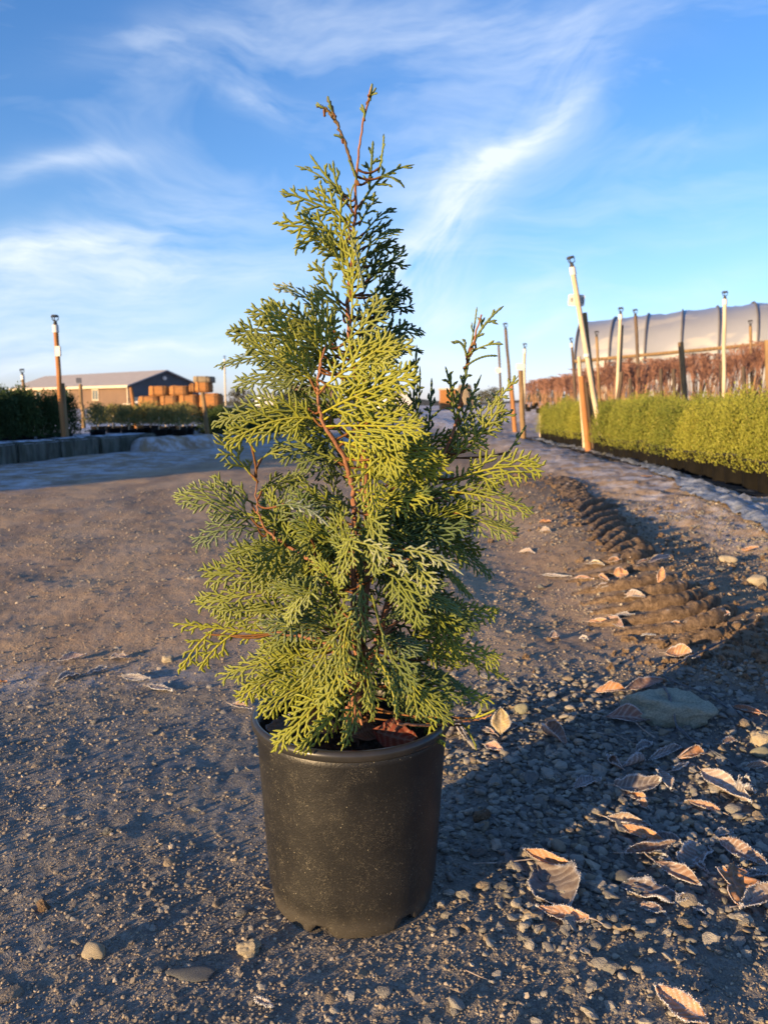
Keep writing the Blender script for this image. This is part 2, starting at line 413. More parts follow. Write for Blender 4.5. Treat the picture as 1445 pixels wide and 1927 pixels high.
def build_mats():
    M['ground'] = ground_material()
    M['spray'] = foliage_material()
    M['potblack'] = simple('black_pot_wall', (0.010, 0.010, 0.010), (0.016, 0.015, 0.014), 20, 0.6, 0.3)
    m = Mat('bark', 0.85, 0.2); P = m.coord(); n = m.noise(m.scaled(P, (1, 1, 0.25)), 160, 5, 0.7)
    m.color(m.mix(m.ramp(n, 0.35, 0.65), (0.20, 0.085, 0.045), (0.33, 0.165, 0.095))); m.bump(n, 0.002); M['bark'] = m.m
    # nursery pot: black plastic, dusty, scuffed, damp under the rim
    m = Mat('black_plastic', 0.42, 0.5); P = m.coord(); x, y, z = m.sep(P)
    dust = m.noise(P, 7, 6, 0.72); fine = m.noise(P, 420, 3, 0.7)
    scr = m.noise(m.scaled(P, (1, 1, 0.8)), 75, 2, 0.5, 4.5)
    cell = m.voro(m.scaled(P, (1, 1, 0.55)), 330)
    damp = m.ma('MULTIPLY', m.ramp(m.noise(m.scaled(P, (1, 1, 1.8)), 16, 3, 0.5), 0.50, 0.53), m.ma('MULTIPLY', m.ramp(z, 0.150, 0.176), m.ramp(z, 0.203, 0.197)))
    c = m.mix(m.ramp(dust, 0.34, 0.72, 0.0, 1.0), (0.010, 0.010, 0.010), (0.022, 0.0205, 0.0175))
    c = m.mix(m.ramp(z, 0.035, 0.0, 0.0, 0.6), c, (0.085, 0.075, 0.060))
    c = m.mix(m.ma('MULTIPLY', m.ramp(fine, 0.58, 0.70), 0.24), c, (0.22, 0.20, 0.15))
    c = m.mix(m.ma('MULTIPLY', m.ramp(m.ma('ABSOLUTE', m.ma('SUBTRACT', scr, 0.5)), 0.006, 0.001), m.ramp(m.noise(P, 48, 2), 0.46, 0.60, 0, 0.8)), c, (0.26, 0.23, 0.16))
    c = m.mix(m.ma('MULTIPLY', m.ramp(cell, 0.16, 0.08), m.ma('MULTIPLY', m.ramp(m.noise(P, 60, 2), 0.52, 0.64), 0.8)), c, (0.38, 0.34, 0.24))
    c = m.mix(m.ma('MULTIPLY', damp, 0.85), c, (0.008, 0.008, 0.008))
    m.color(c); m.rough(m.ramp(dust, 0.3, 0.7, 0.42, 0.5)); m.bump(m.ma('ADD', fine, scr), 0.0004, 0.6); M['pot'] = m.m
    M['rim'] = simple('rim_plastic', (0.022, 0.022, 0.021), (0.03, 0.028, 0.026), 60, 0.3, 0.5)
    M['peat'] = simple('potting_soil', (0.030, 0.020, 0.014), (0.07, 0.045, 0.03), 160, 0.95, 0.1, 0.004)
    m = Mat('gravel', 0.8, 0.3)
    c = m.mix(m.ramp(m.attr('instv'), 0.0, 1.0), (0.045, 0.050, 0.056), (0.14, 0.125, 0.105))
    r = m.rand()
    c = m.mix(r, (0.10, 0.105, 0.106), (0.34, 0.315, 0.27)); 
    c = m.mix(m.ramp(m.ma('FRACT', m.ma('MULTIPLY', r, 7.13)), 0.80, 0.92), c, (0.24, 0.19, 0.13))
    c = m.mix(m.ramp(m.ma('FRACT', m.ma('MULTIPLY', r, 13.7)), 0.93, 0.97), c, (0.38, 0.34, 0.27))
    c = m.mix(m.ma('MULTIPLY', m.ramp(m.noise(m.coord(), 1.6, 4, 0.6), 0.4, 0.65), 0.4), c, (0.20, 0.18, 0.155))
    m.color(c); m.bump(m.noise(m.coord(), 5, 3), 0.1, 0.4); M['gravel'] = m.m
    m = Mat('soil_crumb', 0.95, 0.1); r = m.rand()
    c = m.mix(r, (0.15, 0.138, 0.122), (0.33, 0.27, 0.20))
    c = m.mix(m.ramp(m.ma('FRACT', m.ma('MULTIPLY', r, 9.3)), 0.90, 0.95), c, (0.42, 0.36, 0.28)); m.color(c); M['crumb'] = m.m
    m = Mat('mud', 0.9, 0.15); P = m.pos(); n = m.noise(P, 60, 5, 0.7)
    c = m.mix(m.ramp(n, 0.3, 0.7), (0.12, 0.082, 0.055), (0.32, 0.225, 0.145))
    c = m.mix(m.ma('MULTIPLY', m.ramp(m.noise(P, 25, 5, 0.7), 0.56, 0.7), m.ramp(m.normz(), 0.4, 0.9, 0, 0.35)), c, FROST)
    m.color(c); m.bump(m.ma('ADD', n, m.noise(P, 260, 4, 0.7)), 0.010); M['mud'] = m.m
    # leaves: tint by object colour, frost by vertex
    m = Mat('frosted_leaf', 0.7, 0.25); oi = m.N.new('ShaderNodeObjectInfo')
    n = m.noise(m.coord(), 60, 5, 0.7); n2 = m.noise(m.coord(), 900, 3, 0.7)
    c = m.mix(m.ramp(n, 0.35, 0.65, 0, 0.6), oi.outputs['Color'], (0.09, 0.045, 0.025))
    vein = m.attr('vein'); fr = m.attr('frost')
    c = m.mix(m.ma('MULTIPLY', vein, 0.35), c, (0.42, 0.32, 0.22))
    c = m.mix(m.ma('MULTIPLY', fr, m.ramp(n2, 0.25, 0.6), clamp=True), c, (0.80, 0.82, 0.86))
    m.color(c); m.bump(n2, 0.0006, 0.7)
    tr = m.N.new('ShaderNodeBsdfTranslucent'); m.put(c, tr.inputs[0]); ms = m.N.new('ShaderNodeMixShader'); ms.inputs[0].default_value = 0.25
    m.L.new(m.b.outputs[0], ms.inputs[1]); m.L.new(tr.outputs[0], ms.inputs[2]); m.L.new(ms.outputs[0], m.N['Material Output'].inputs[0])
    M['leaf'] = m.m
    m = Mat('pale_rock', 0.8, 0.3); n = m.noise(m.coord(), 14, 6, 0.65); n2 = m.noise(m.coord(), 120, 4, 0.7)
    c = m.mix(m.ramp(n, 0.35, 0.65), (0.46, 0.49, 0.37), (0.76, 0.77, 0.62)); c = m.mix(m.ramp(n2, 0.5, 0.7, 0, 0.5), c, (0.52, 0.50, 0.42))
    m.color(c); m.bump(m.ma('ADD', n, n2), 0.012); M['rock'] = m.m
    M['wire'] = simple('black_wire', (0.05, 0.055, 0.06), (0.14, 0.15, 0.17), 300, 0.6)
    M['twig'] = simple('dry_twig', (0.16, 0.11, 0.08), (0.34, 0.30, 0.27), 90, 0.85)
    M['wood'] = simple('weathered_stake', (0.30, 0.20, 0.10), (0.17, 0.11, 0.06), 7, 0.85, 0.2, 0.01, (3, 3, 0.4), 0.3)
    M['orangewood'] = simple('orange_stake', (0.42, 0.19, 0.07), (0.26, 0.12, 0.05), 7, 0.85, 0.2, 0.01, (3, 3, 0.4))
    M['darkwood'] = simple('dark_stake', (0.14, 0.10, 0.07), (0.07, 0.055, 0.045), 7, 0.85, 0.2, 0.01, (3, 3, 0.4))
    M['bamboo'] = simple('pale_pipe', (0.60, 0.50, 0.36), (0.46, 0.36, 0.24), 5, 0.6, 0.3, 0.0, (1, 1, 0.3))
    M['white'] = simple('white_plastic', (0.72, 0.70, 0.66), (0.6, 0.58, 0.54), 12, 0.55)
    M['black'] = simple('sprinkler_black', (0.03, 0.03, 0.032), (0.05, 0.05, 0.05), 12, 0.6)
    M['ink'] = simple('sign_ink', (0.04, 0.05, 0.09), (0.06, 0.07, 0.1), 12, 0.6)
    M['concrete'] = None
    m = Mat('mossy_concrete', 0.9, 0.2); P = m.pos(); n = m.noise(m.scaled(P, (1, 1, 0.35)), 9, 5, 0.65); nz = m.normz()
    c = m.mix(m.ramp(n, 0.35, 0.65), (0.13, 0.14, 0.12), (0.060, 0.066, 0.050))
    c = m.mix(m.ramp(m.noise(m.scaled(P, (1, 1, 0.1)), 16, 3), 0.5, 0.62, 0, 0.5), c, (0.035, 0.035, 0.032))
    c = m.mix(m.ma('MULTIPLY', m.ramp(nz, 0.5, 0.9), m.ramp(m.noise(P, 9, 5, 0.7), 0.35, 0.6)), c, FROST)
    m.color(c); m.bump(n, 0.02); M['concrete'] = m.m
    m = Mat('bed_surface', 0.95, 0.1); P = m.pos(); n = m.noise(P, 6, 6, 0.7)
    m.color(m.mix(m.ramp(n, 0.38, 0.62), (0.07, 0.065, 0.06), FROST)); M['bed'] = m.m
    M['weed'] = simple('weed_cloth', (0.020, 0.020, 0.022), (0.07, 0.05, 0.04), 8, 0.9)
    m = Mat('frosted_plastic', 0.45, 0.5); P = m.pos(); n = m.noise(P, 12, 5, 0.7)
    c = m.mix(m.ramp(n, 0.35, 0.65), (0.10, 0.11, 0.125), (0.30, 0.325, 0.36)); m.color(c)
    m.bump(n, 0.02); M['sheet'] = m.m
    def leafy(name, a, b, tipc, ztip=None):
        m = Mat(name, 0.65, 0.2); P = m.coord(); oi = m.rand()
        c = m.mix(m.ma('MULTIPLY_ADD', m.noise(P, 14, 3), 0.8, m.ma('MULTIPLY_ADD', oi, 0.5, -0.2), clamp=True), a, b)
        c = m.mix(m.ramp(m.noise(P, 45, 2), 0.5, 0.75, 0, 0.6), c, tipc); m.color(c); return m.m
    M['golden'] = leafy('young_conifer_green', (0.075, 0.115, 0.022), (0.32, 0.31, 0.040), (0.42, 0.34, 0.10))
    M['darkgreen'] = leafy('dark_conifer_green', (0.030, 0.060, 0.024), (0.065, 0.105, 0.030), (0.12, 0.15, 0.05))
    M['olive'] = leafy('olive_shrub_green', (0.14, 0.14, 0.045), (0.28, 0.24, 0.08), (0.34, 0.28, 0.12))
    M['redtwig'] = simple('red_twigs', (0.30, 0.155, 0.105), (0.19, 0.10, 0.075), 5, 0.85, 0.2, 0, (1, 1, 1), 0.6)
    M['tanstem'] = simple('tan_stems', (0.40, 0.24, 0.13), (0.22, 0.12, 0.07), 5, 0.85)
    M['hedge'] = leafy('windbreak_green', (0.03, 0.05, 0.02), (0.06, 0.08, 0.03), (0.08, 0.1, 0.04))
    m = Mat('shingle_roof', 0.8, 0.2); P = m.coord(); m.color(m.mix(m.noise(P, 1.2, 6, 0.6), (0.30, 0.28, 0.28), (0.42, 0.39, 0.38))); M['roof'] = m.m
    M['siding'] = simple('brown_siding', (0.175, 0.115, 0.080), (0.15, 0.10, 0.072), 0.6, 0.85)
    M['trim'] = simple('cream_trim', (0.62, 0.52, 0.38), (0.55, 0.46, 0.34), 1, 0.7)
    m = Mat('window_glass', 0.08, 0.6); m.color((0.10, 0.13, 0.14)); M['glass'] = m.m
    m = Mat('straw', 0.9, 0.15); P = m.coord(); n = m.noise(m.scaled(P, (0.5, 1, 2.5)), 4, 5, 0.7)
    m.color(m.mix(m.ma('ADD', m.ramp(n, 0.3, 0.7, 0, 0.6), m.ma('MULTIPLY', m.rand(), 0.4)), (0.42, 0.18, 0.055), (0.26, 0.14, 0.065))); m.bump(n, 0.05); M['bale'] = m.m
    M['balegrey'] = simple('weathered_straw', (0.26, 0.20, 0.13), (0.18, 0.15, 0.11), 3, 0.9)
    m = Mat('tunnel_film', 0.35, 0.4); P = m.coord(); x, y, z = m.sep(P)
    n = m.noise(m.scaled(P, (0.5, 1, 1.2)), 0.7, 3, 0.5)
    c = m.mix(m.ramp(n, 0.53, 0.60, 0, 1), (0.25, 0.262, 0.295), (0.34, 0.335, 0.33)); m.color(c)
    m.b.inputs['Alpha'].default_value = 1.0; M['film'] = m.m
    M['hoop'] = simple('tunnel_hoop', (0.15, 0.14, 0.14), (0.12, 0.115, 0.115), 4, 0.6)
    M['hill'] = simple('far_woods', (0.06, 0.07, 0.05), (0.10, 0.09, 0.07), 0.2, 0.95)
build_mats()

# ------------------------------------------------------------------ ground: one sheet to the horizon
def build_ground():
    cx, cy = 0.0, -0.6
    th = np.concatenate([np.radians(np.linspace(-47, 47, 640)), np.radians(np.linspace(49, 311, 60))])
    rr = [0.5]
    while rr[-1] < 500:
        r = rr[-1]
        rr.append(r + (0.0075 if r < 1.4 else 0.0075 + (r - 1.4) * 0.0058 if r < 6 else 0.034 + (r - 6) * 0.05))
    rr = np.array(rr); nr, nt = len(rr), len(th)
    X = cx + rr[:, None] * np.sin(th)[None]; Y = cy + rr[:, None] * np.cos(th)[None]
    Z = height(X, Y)
    bs = bed_side(X, Y)
    v = np.stack([X, Y, Z], 2).reshape(-1, 3)
    v = np.concatenate([v, [[cx, cy, 0.0]]])
    i = np.arange(nr - 1)[:, None] * nt; j = np.arange(nt)[None]; k = (j + 1) % nt
    f = np.stack([i + j, i + nt + j, i + nt + k, i + k], 2).reshape(-1, 4)
    c = nr * nt
    f3 = np.stack([np.arange(nt), (np.arange(nt) + 1) % nt, np.full(nt, c)], 1)
    print('ground verts', len(v))
    o = link('ground', mesh_from('ground', v, [f, f3[:, ::-1][:, [0, 1, 2]]], [M['ground']]))
    setkind(o, 'structure')
build_ground()

# ------------------------------------------------------------------ gravel and crumbs as instanced stuff
def rock_mesh(name, mat, sub=2, squash=0.62, rough=0.25, seed=0, ang=False):
    bm = bmesh.new(); bmesh.ops.create_icosphere(bm, subdivisions=sub, radius=1.0)
    rg = np.random.default_rng(seed); sx, sy = rg.uniform(0.75, 1.2), rg.uniform(0.7, 1.0); off = rg.uniform(0, 50, 3)
    from mathutils import noise as mn
    for v in bm.verts:
        d = 1 + rough * mn.noise(v.co * 0.9 + Vector(off)) * 1.4 + (rough * 0.8 * mn.noise(v.co * 2.3 + Vector(off)) if ang else 0)
        v.co = Vector((v.co.x * sx * d, v.co.y * sy * d, v.co.z * squash * d))
    me = bpy.data.meshes.new(name); bm.to_mesh(me); bm.free()
    if not ang: me.polygons.foreach_set('use_smooth', [True] * len(me.polygons))
    me.materials.append(mat); return me
def scatter(name, label, cat, pts, scale, rots, meshes, mat):
    me = mesh_from(name, pts, np.zeros((0, 3), int) if False else np.array([[0, 1, 2]]), [])
    a = me.attributes.new('sc', 'FLOAT', 'POINT'); a.data.foreach_set('value', scale.astype(np.float32))
    a = me.attributes.new('rt', 'FLOAT_VECTOR', 'POINT'); a.data.foreach_set('vector', rots.astype(np.float32).ravel())
    o = link(name, me); setkind(o, 'stuff', label, cat)
    ng = bpy.data.node_groups.new(name + '_nodes', 'GeometryNodeTree')
    ng.interface.new_socket('Geometry', in_out='INPUT', socket_type='NodeSocketGeometry')
    ng.interface.new_socket('Geometry', in_out='OUTPUT', socket_type='NodeSocketGeometry')
    N, L = ng.nodes, ng.links
    gi, go = N.new('NodeGroupInput'), N.new('NodeGroupOutput')
    mp = N.new('GeometryNodeMeshToPoints'); L.new(gi.outputs[0], mp.inputs[0])
    jn = N.new('GeometryNodeJoinGeometry')
    idx = N.new('GeometryNodeInputIndex')
    for k, m_ in enumerate(meshes):
        ob = bpy.data.objects.new(name + '_piece', m_)       # source shapes: never linked to the scene
        oi = N.new('GeometryNodeObjectInfo'); oi.inputs['Object'].default_value = ob; oi.inputs['As Instance'].default_value = True
        md = N.new('ShaderNodeMath'); md.operation = 'MODULO'; L.new(idx.outputs[0], md.inputs[0]); md.inputs[1].default_value = len(meshes)
        cmp_ = N.new('FunctionNodeCompare'); cmp_.data_type = 'FLOAT'; cmp_.operation = 'EQUAL'
        L.new(md.outputs[0], cmp_.inputs[0]); cmp_.inputs[1].default_value = k; cmp_.inputs['Epsilon'].default_value = 0.1
        ip = N.new('GeometryNodeInstanceOnPoints'); L.new(mp.outputs[0], ip.inputs['Points']); L.new(cmp_.outputs[0], ip.inputs['Selection'])
        L.new(oi.outputs['Geometry'], ip.inputs['Instance'])
        na = N.new('GeometryNodeInputNamedAttribute'); na.data_type = 'FLOAT'; na.inputs[0].default_value = 'sc'
        nb = N.new('GeometryNodeInputNamedAttribute'); nb.data_type = 'FLOAT_VECTOR'; nb.inputs[0].default_value = 'rt'
        L.new(na.outputs[0], ip.inputs['Scale']); L.new(nb.outputs[0], ip.inputs['Rotation'])
        L.new(ip.outputs[0], jn.inputs[0])
    L.new(jn.outputs[0], go.inputs[0])
    md = o.modifiers.new('scatter', 'NODES'); md.node_group = ng
    return o
def polar(n, r0, r1, power=1.0, half=40):
    """points round the camera; density falls with distance"""
    u = RNG.random(n); r = np.exp(np.log(r0) + (np.log(r1) - np.log(r0)) * u ** power)
    t = np.radians(RNG.uniform(-half, half, n)); return r * np.sin(t), r * np.cos(t)
def clear_pot(x, y, r=0.1): return np.hypot(x + 0.034, y - 0.855) > r
def build_gravel():
    # grit and crumbs of soil
    x, y = polar(270000, 0.36, 5.0, 1.0)
    d = np.hypot(x, y)
    clump = fbm(x * 5, y * 5, 3, 201)
    keep = clear_pot(x, y, 0.094) & (RNG.random(len(x)) < (0.45 + 0.6 * clump) * (1 - 0.6 * (1 - sstep(x, -0.1, 0.5)) * sstep(y, 1.5, 2.0)))
    x, y = x[keep], y[keep]; d = d[keep]
    s = RNG.gamma(1.6, 0.00060, len(x)) + 0.0006; s = np.minimum(s, 0.006) * (0.75 + 0.3 * np.clip(d - 0.8, 0, 3))
    z = height(x, y) + s * 0.25
    rt = np.stack([RNG.uniform(-0.5, 0.5, len(x)), RNG.uniform(-0.5, 0.5, len(x)), RNG.uniform(0, 6.28, len(x))], 1)
    ms = [rock_mesh('crumb', M['crumb'], 1, 0.65, 0.5, k, True) for k in range(5)]
    scatter('soil_crumbs', 'fine grit and crumbs of frozen soil strewn over the bare ground', 'grit', np.stack([x, y, z], 1), s, rt, ms, None)
    # rounded pebbles, dense on the right of the pot
    x, y = polar(90000, 0.42, 4.5, 0.85)
    dens = 0.025 + 0.975 * sstep(x, 0.02, 0.28) * (1 - sstep(y, 1.45, 1.75)) * (0.62 + 0.9 * fbm(x * 3.5, y * 3.5, 3, 301)) * sstep(y, 0.66, 0.95)
    dens = np.maximum(dens, 0.8 * sstep(x, 1.0, 1.35) * sstep(y, 1.6, 2.2) * (0.5 + fbm(x * 4, y * 4, 2, 311)))
    dens *= 1 - 0.5 * sstep(0.80 - y, 0, 0.2)
    dens = np.maximum(dens, 0.06 * sstep(0.75 - y, 0, 0.2))
    dens *= 1 - 0.8 * np.exp(-(((x - 0.30) / 0.22) ** 2 + ((y - 1.3) / 0.08) ** 2)) * 0
    keep = clear_pot(x, y, 0.098) & (RNG.random(len(x)) < dens)
    x, y = x[keep], y[keep]
    s = np.clip(RNG.gamma(3.0, 0.00108, len(x)) + 0.0014, 0.0015, 0.013)
    z = height(x, y) + s * np.where(x > 0.05, 0.34, -0.12)
    rt = np.stack([RNG.uniform(-0.5, 0.5, len(x)), RNG.uniform(-0.5, 0.5, len(x)), RNG.uniform(0, 6.28, len(x))], 1)
    ms = [rock_mesh('pebble', M['gravel'], 2, (.34, .42, .5, .45, .6)[k], 0.42, 40 + k) for k in range(5)] + [rock_mesh('chip', M['gravel'], 2, (.3, .45, .5, .38, .6)[k], 0.55, 60 + k, True) for k in range(5)]
    scatter('gravel', 'blue grey rounded gravel lying over the ground right of the black pot', 'gravel', np.stack([x, y, z], 1), s, rt, ms, None)
    print('pebbles', len(x))
    # torn clods in the mud and along the ridges
    n = 1500
    x = np.concatenate([RNG.normal(0.98, 0.22, n), RNG.normal(0, 0.20, n)]); y = np.concatenate([RNG.normal(1.66, 0.13, n), RNG.uniform(1.6, 6.0, n)])
    x[n:] += track_x(y[n:]) + 0.12
    keep = ~((np.abs(x - 0.56) < 0.13) & (np.abs(y - 1.38) < 0.1)) & (y > 1.38)
    x, y = x[keep], y[keep]
    s = np.clip(RNG.gamma(2.0, 0.0024, len(x)), 0.002, 0.016); z = height(x, y) + s * 0.15
    rt = RNG.uniform(-3, 3, (len(x), 3))
    scatter('mud_crumbs', 'dark torn lumps of frozen mud around the tyre ridges on the right', 'mud', np.stack([x, y, z], 1), s, rt, [rock_mesh('lump', M['mud'], 2, 0.75, 0.6, 80 + k, True) for k in range(5)], None)
build_gravel()

# ------------------------------------------------------------------ tyre track: each mud ridge is a piece
def ridge_mesh(A, B, sag, w, h, seed):
    n, k = 96, 15
    t = np.linspace(0, 1, n); A = np.array(A); B = np.array(B)
    P = A[None] * (1 - t)[:, None] + B[None] * t[:, None]
    side = np.array([-(B - A)[1], (B - A)[0]]); side = side / np.linalg.norm(side)
    P = P + side[None] * (-(4 * t * (1 - t)) * sag)[:, None]
    P += side[None] * (0.008 * fbm(t * 5, t * 0 + seed, 2, seed))[:, None]
    a = np.linspace(0, math.pi, k)
    W = w * 0.78 * (0.55 + 0.45 * np.sin(np.pi * np.clip(t, 0.04, 0.96)) ** 0.5) * (1 + 0.22 * fbm(t * 5, t * 0, 3, seed + 3))
    Hh = h * 1.25 * (np.sin(np.pi * np.clip(t, 0.03, 0.97)) ** 0.35) * (0.55 + 0.5 * t) * (1 + 0.28 * fbm(t * 5, t * 0, 3, seed + 5))
    T = np.gradient(P, axis=0); T /= np.linalg.norm(T, axis=1)[:, None]; S = np.stack([-T[:, 1], T[:, 0]], 1)
    X = P[:, None] + S[:, None] * (W[:, None] * np.cos(a)[None])[..., None]
    gz = height(P[:, 0], P[:, 1])
    Z = gz[:, None] - 0.004 + Hh[:, None] * np.sin(a)[None] ** 0.55
    Z = Z + 0.0050 * fbm(X[..., 0] * 75, X[..., 1] * 75, 4, seed, 0.7) * np.sin(a)[None]
    v = np.concatenate([X, Z[..., None]], 2).reshape(-1, 3)
    i = np.arange(n - 1)[:, None] * k; j = np.arange(k - 1)[None]
    f = np.stack([i + j, i + j + 1, i + k + j + 1, i + k + j], 2).reshape(-1, 4)
    ends = [np.array([[0, e, e + 1] for e in range(1, k - 1)]), np.array([[(n - 1) * k, (n - 1) * k + e + 1, (n - 1) * k + e] for e in range(1, k - 1)])]
    return mesh_from('ridge', v, [f] + ends, [M['mud']])
def build_track():
    tr = link('tyre_track', None); setkind(tr, 'structure')
    z = lambda a, b: (880 + a / 2.557, 880 + b / 2.557)
    rows = []
    for k in range(9):     # short slanting ridges further up
        cx_, cy_ = 585 + 26 * k + 3 * (k % 2), 188 + 32 * k
        rows.append((cx_ - 68 - 4 * k, cy_ + 24, cx_ + 66 + 5 * k, cy_ - 30, -0.01, 0.026, 0.030))
    rows += [(500, 500, 850, 425, 0.03, .028, .026), (470, 552, 930, 475, 0.04, .026, .022), (500, 603, 985, 530, 0.05, .026, .024),
             (540, 652, 1060, 570, 0.06, .024, .026), (590, 700, 1130, 610, 0.07, .024, .028),
             (590, 752, 1200, 650, 0.08, .023, .029), (700, 800, 1280, 690, 0.07, .022, .028), (840, 845, 1250, 762, 0.05, .018, .020)]
    # the track runs on up the lane, smaller and smaller in the picture
    for k in range(16):
        py_ = 182 - 11.5 * k * (1 - k * 0.018)
        rows.append((500 + k * -9, py_ + 9, 620 + k * -9.5, py_ - 9, 0.0, .03, .022))
    for k, (x0, y0, x1, y1, sag, w, h) in enumerate(rows):
        A = ground_at(*z(x0, y0)); B = ground_at(*z(x1, y1))
        link('ridge', ridge_mesh(A.xy, B.xy, sag, w, h * 1.25, 500 + k * 7), tr)
build_track()

# ------------------------------------------------------------------ the potted conifer
PX = 0.855
def pp(px, py, dep=0.0):
    return np.array(at(px, py, PX + dep))
def bez(p0, p1, p2, n):
    t = np.linspace(0, 1, n)[:, None]
    return p0 * (1 - t) ** 2 + 2 * p1 * t * (1 - t) + p2 * t * t

class Tw:
    """collects flattened scaly twigs"""
    def __init__(s): s.v = []; s.f = []; s.t = []; s.w = []; s.fr = []; s.n = 0; s.lush = 0
    def twig(s, P, side, nrm, a, b, tone0, tone1, wood=0.0, frost=0.3, bead=True, tip=True):
        m = len(P)
        k = np.arange(m)
        env = np.ones(m)
        if bead: env = np.where(k % 2 == 0, 0.80, 1.14)
        if tip: env[-1] = 0.35
        A = side * (a * env)[:, None]; B = nrm * (b * env)[:, None]
        V = np.stack([P + A, P + B, P - A, P - B], 1).reshape(-1, 3)
        V = np.concatenate([V, [P[-1] + (P[-1] - P[-2]) * 0.25]])
        i = np.arange(m - 1)[:, None] * 4; j = np.arange(4)[None]; q = (j + 1) % 4
        f = np.stack([i + j, i + q, i + 4 + q, i + 4 + j], 2).reshape(-1, 4)
        o = (m - 1) * 4
        cap = np.array([(o, o + 1, o + 4, o + 4), (o + 1, o + 2, o + 4, o + 4), (o + 2, o + 3, o + 4, o + 4), (o + 3, o, o + 4, o + 4)])
        s.f.append(f + s.n); s.cap = getattr(s, 'cap', []); s.cap.append(cap[:, :3] + s.n)
        s.v.append(V); tt = np.repeat(np.linspace(tone0, tone1, m), 4); s.t.append(np.append(tt, tone1))
        s.w.append(np.full(len(V), wood)); ff = np.repeat(np.linspace(frost * 0.6, min(1, frost * 1.2 + (0.12 if tip else 0)), m), 4); s.fr.append(np.append(ff, ff[-1]))
        s.n += len(V)
    def mesh(s, name):
        return mesh_from(name, np.concatenate(s.v), [np.concatenate(s.f), np.concatenate(s.cap)], [M['spray']], True,
                         attrs={'lush': np.full(s.n, s.lush), 'tone': np.concatenate(s.t), 'wood': np.concatenate(s.w), 'frost': np.concatenate(s.fr)})
def nrmz(v): return v / (np.linalg.norm(v) + 1e-12)

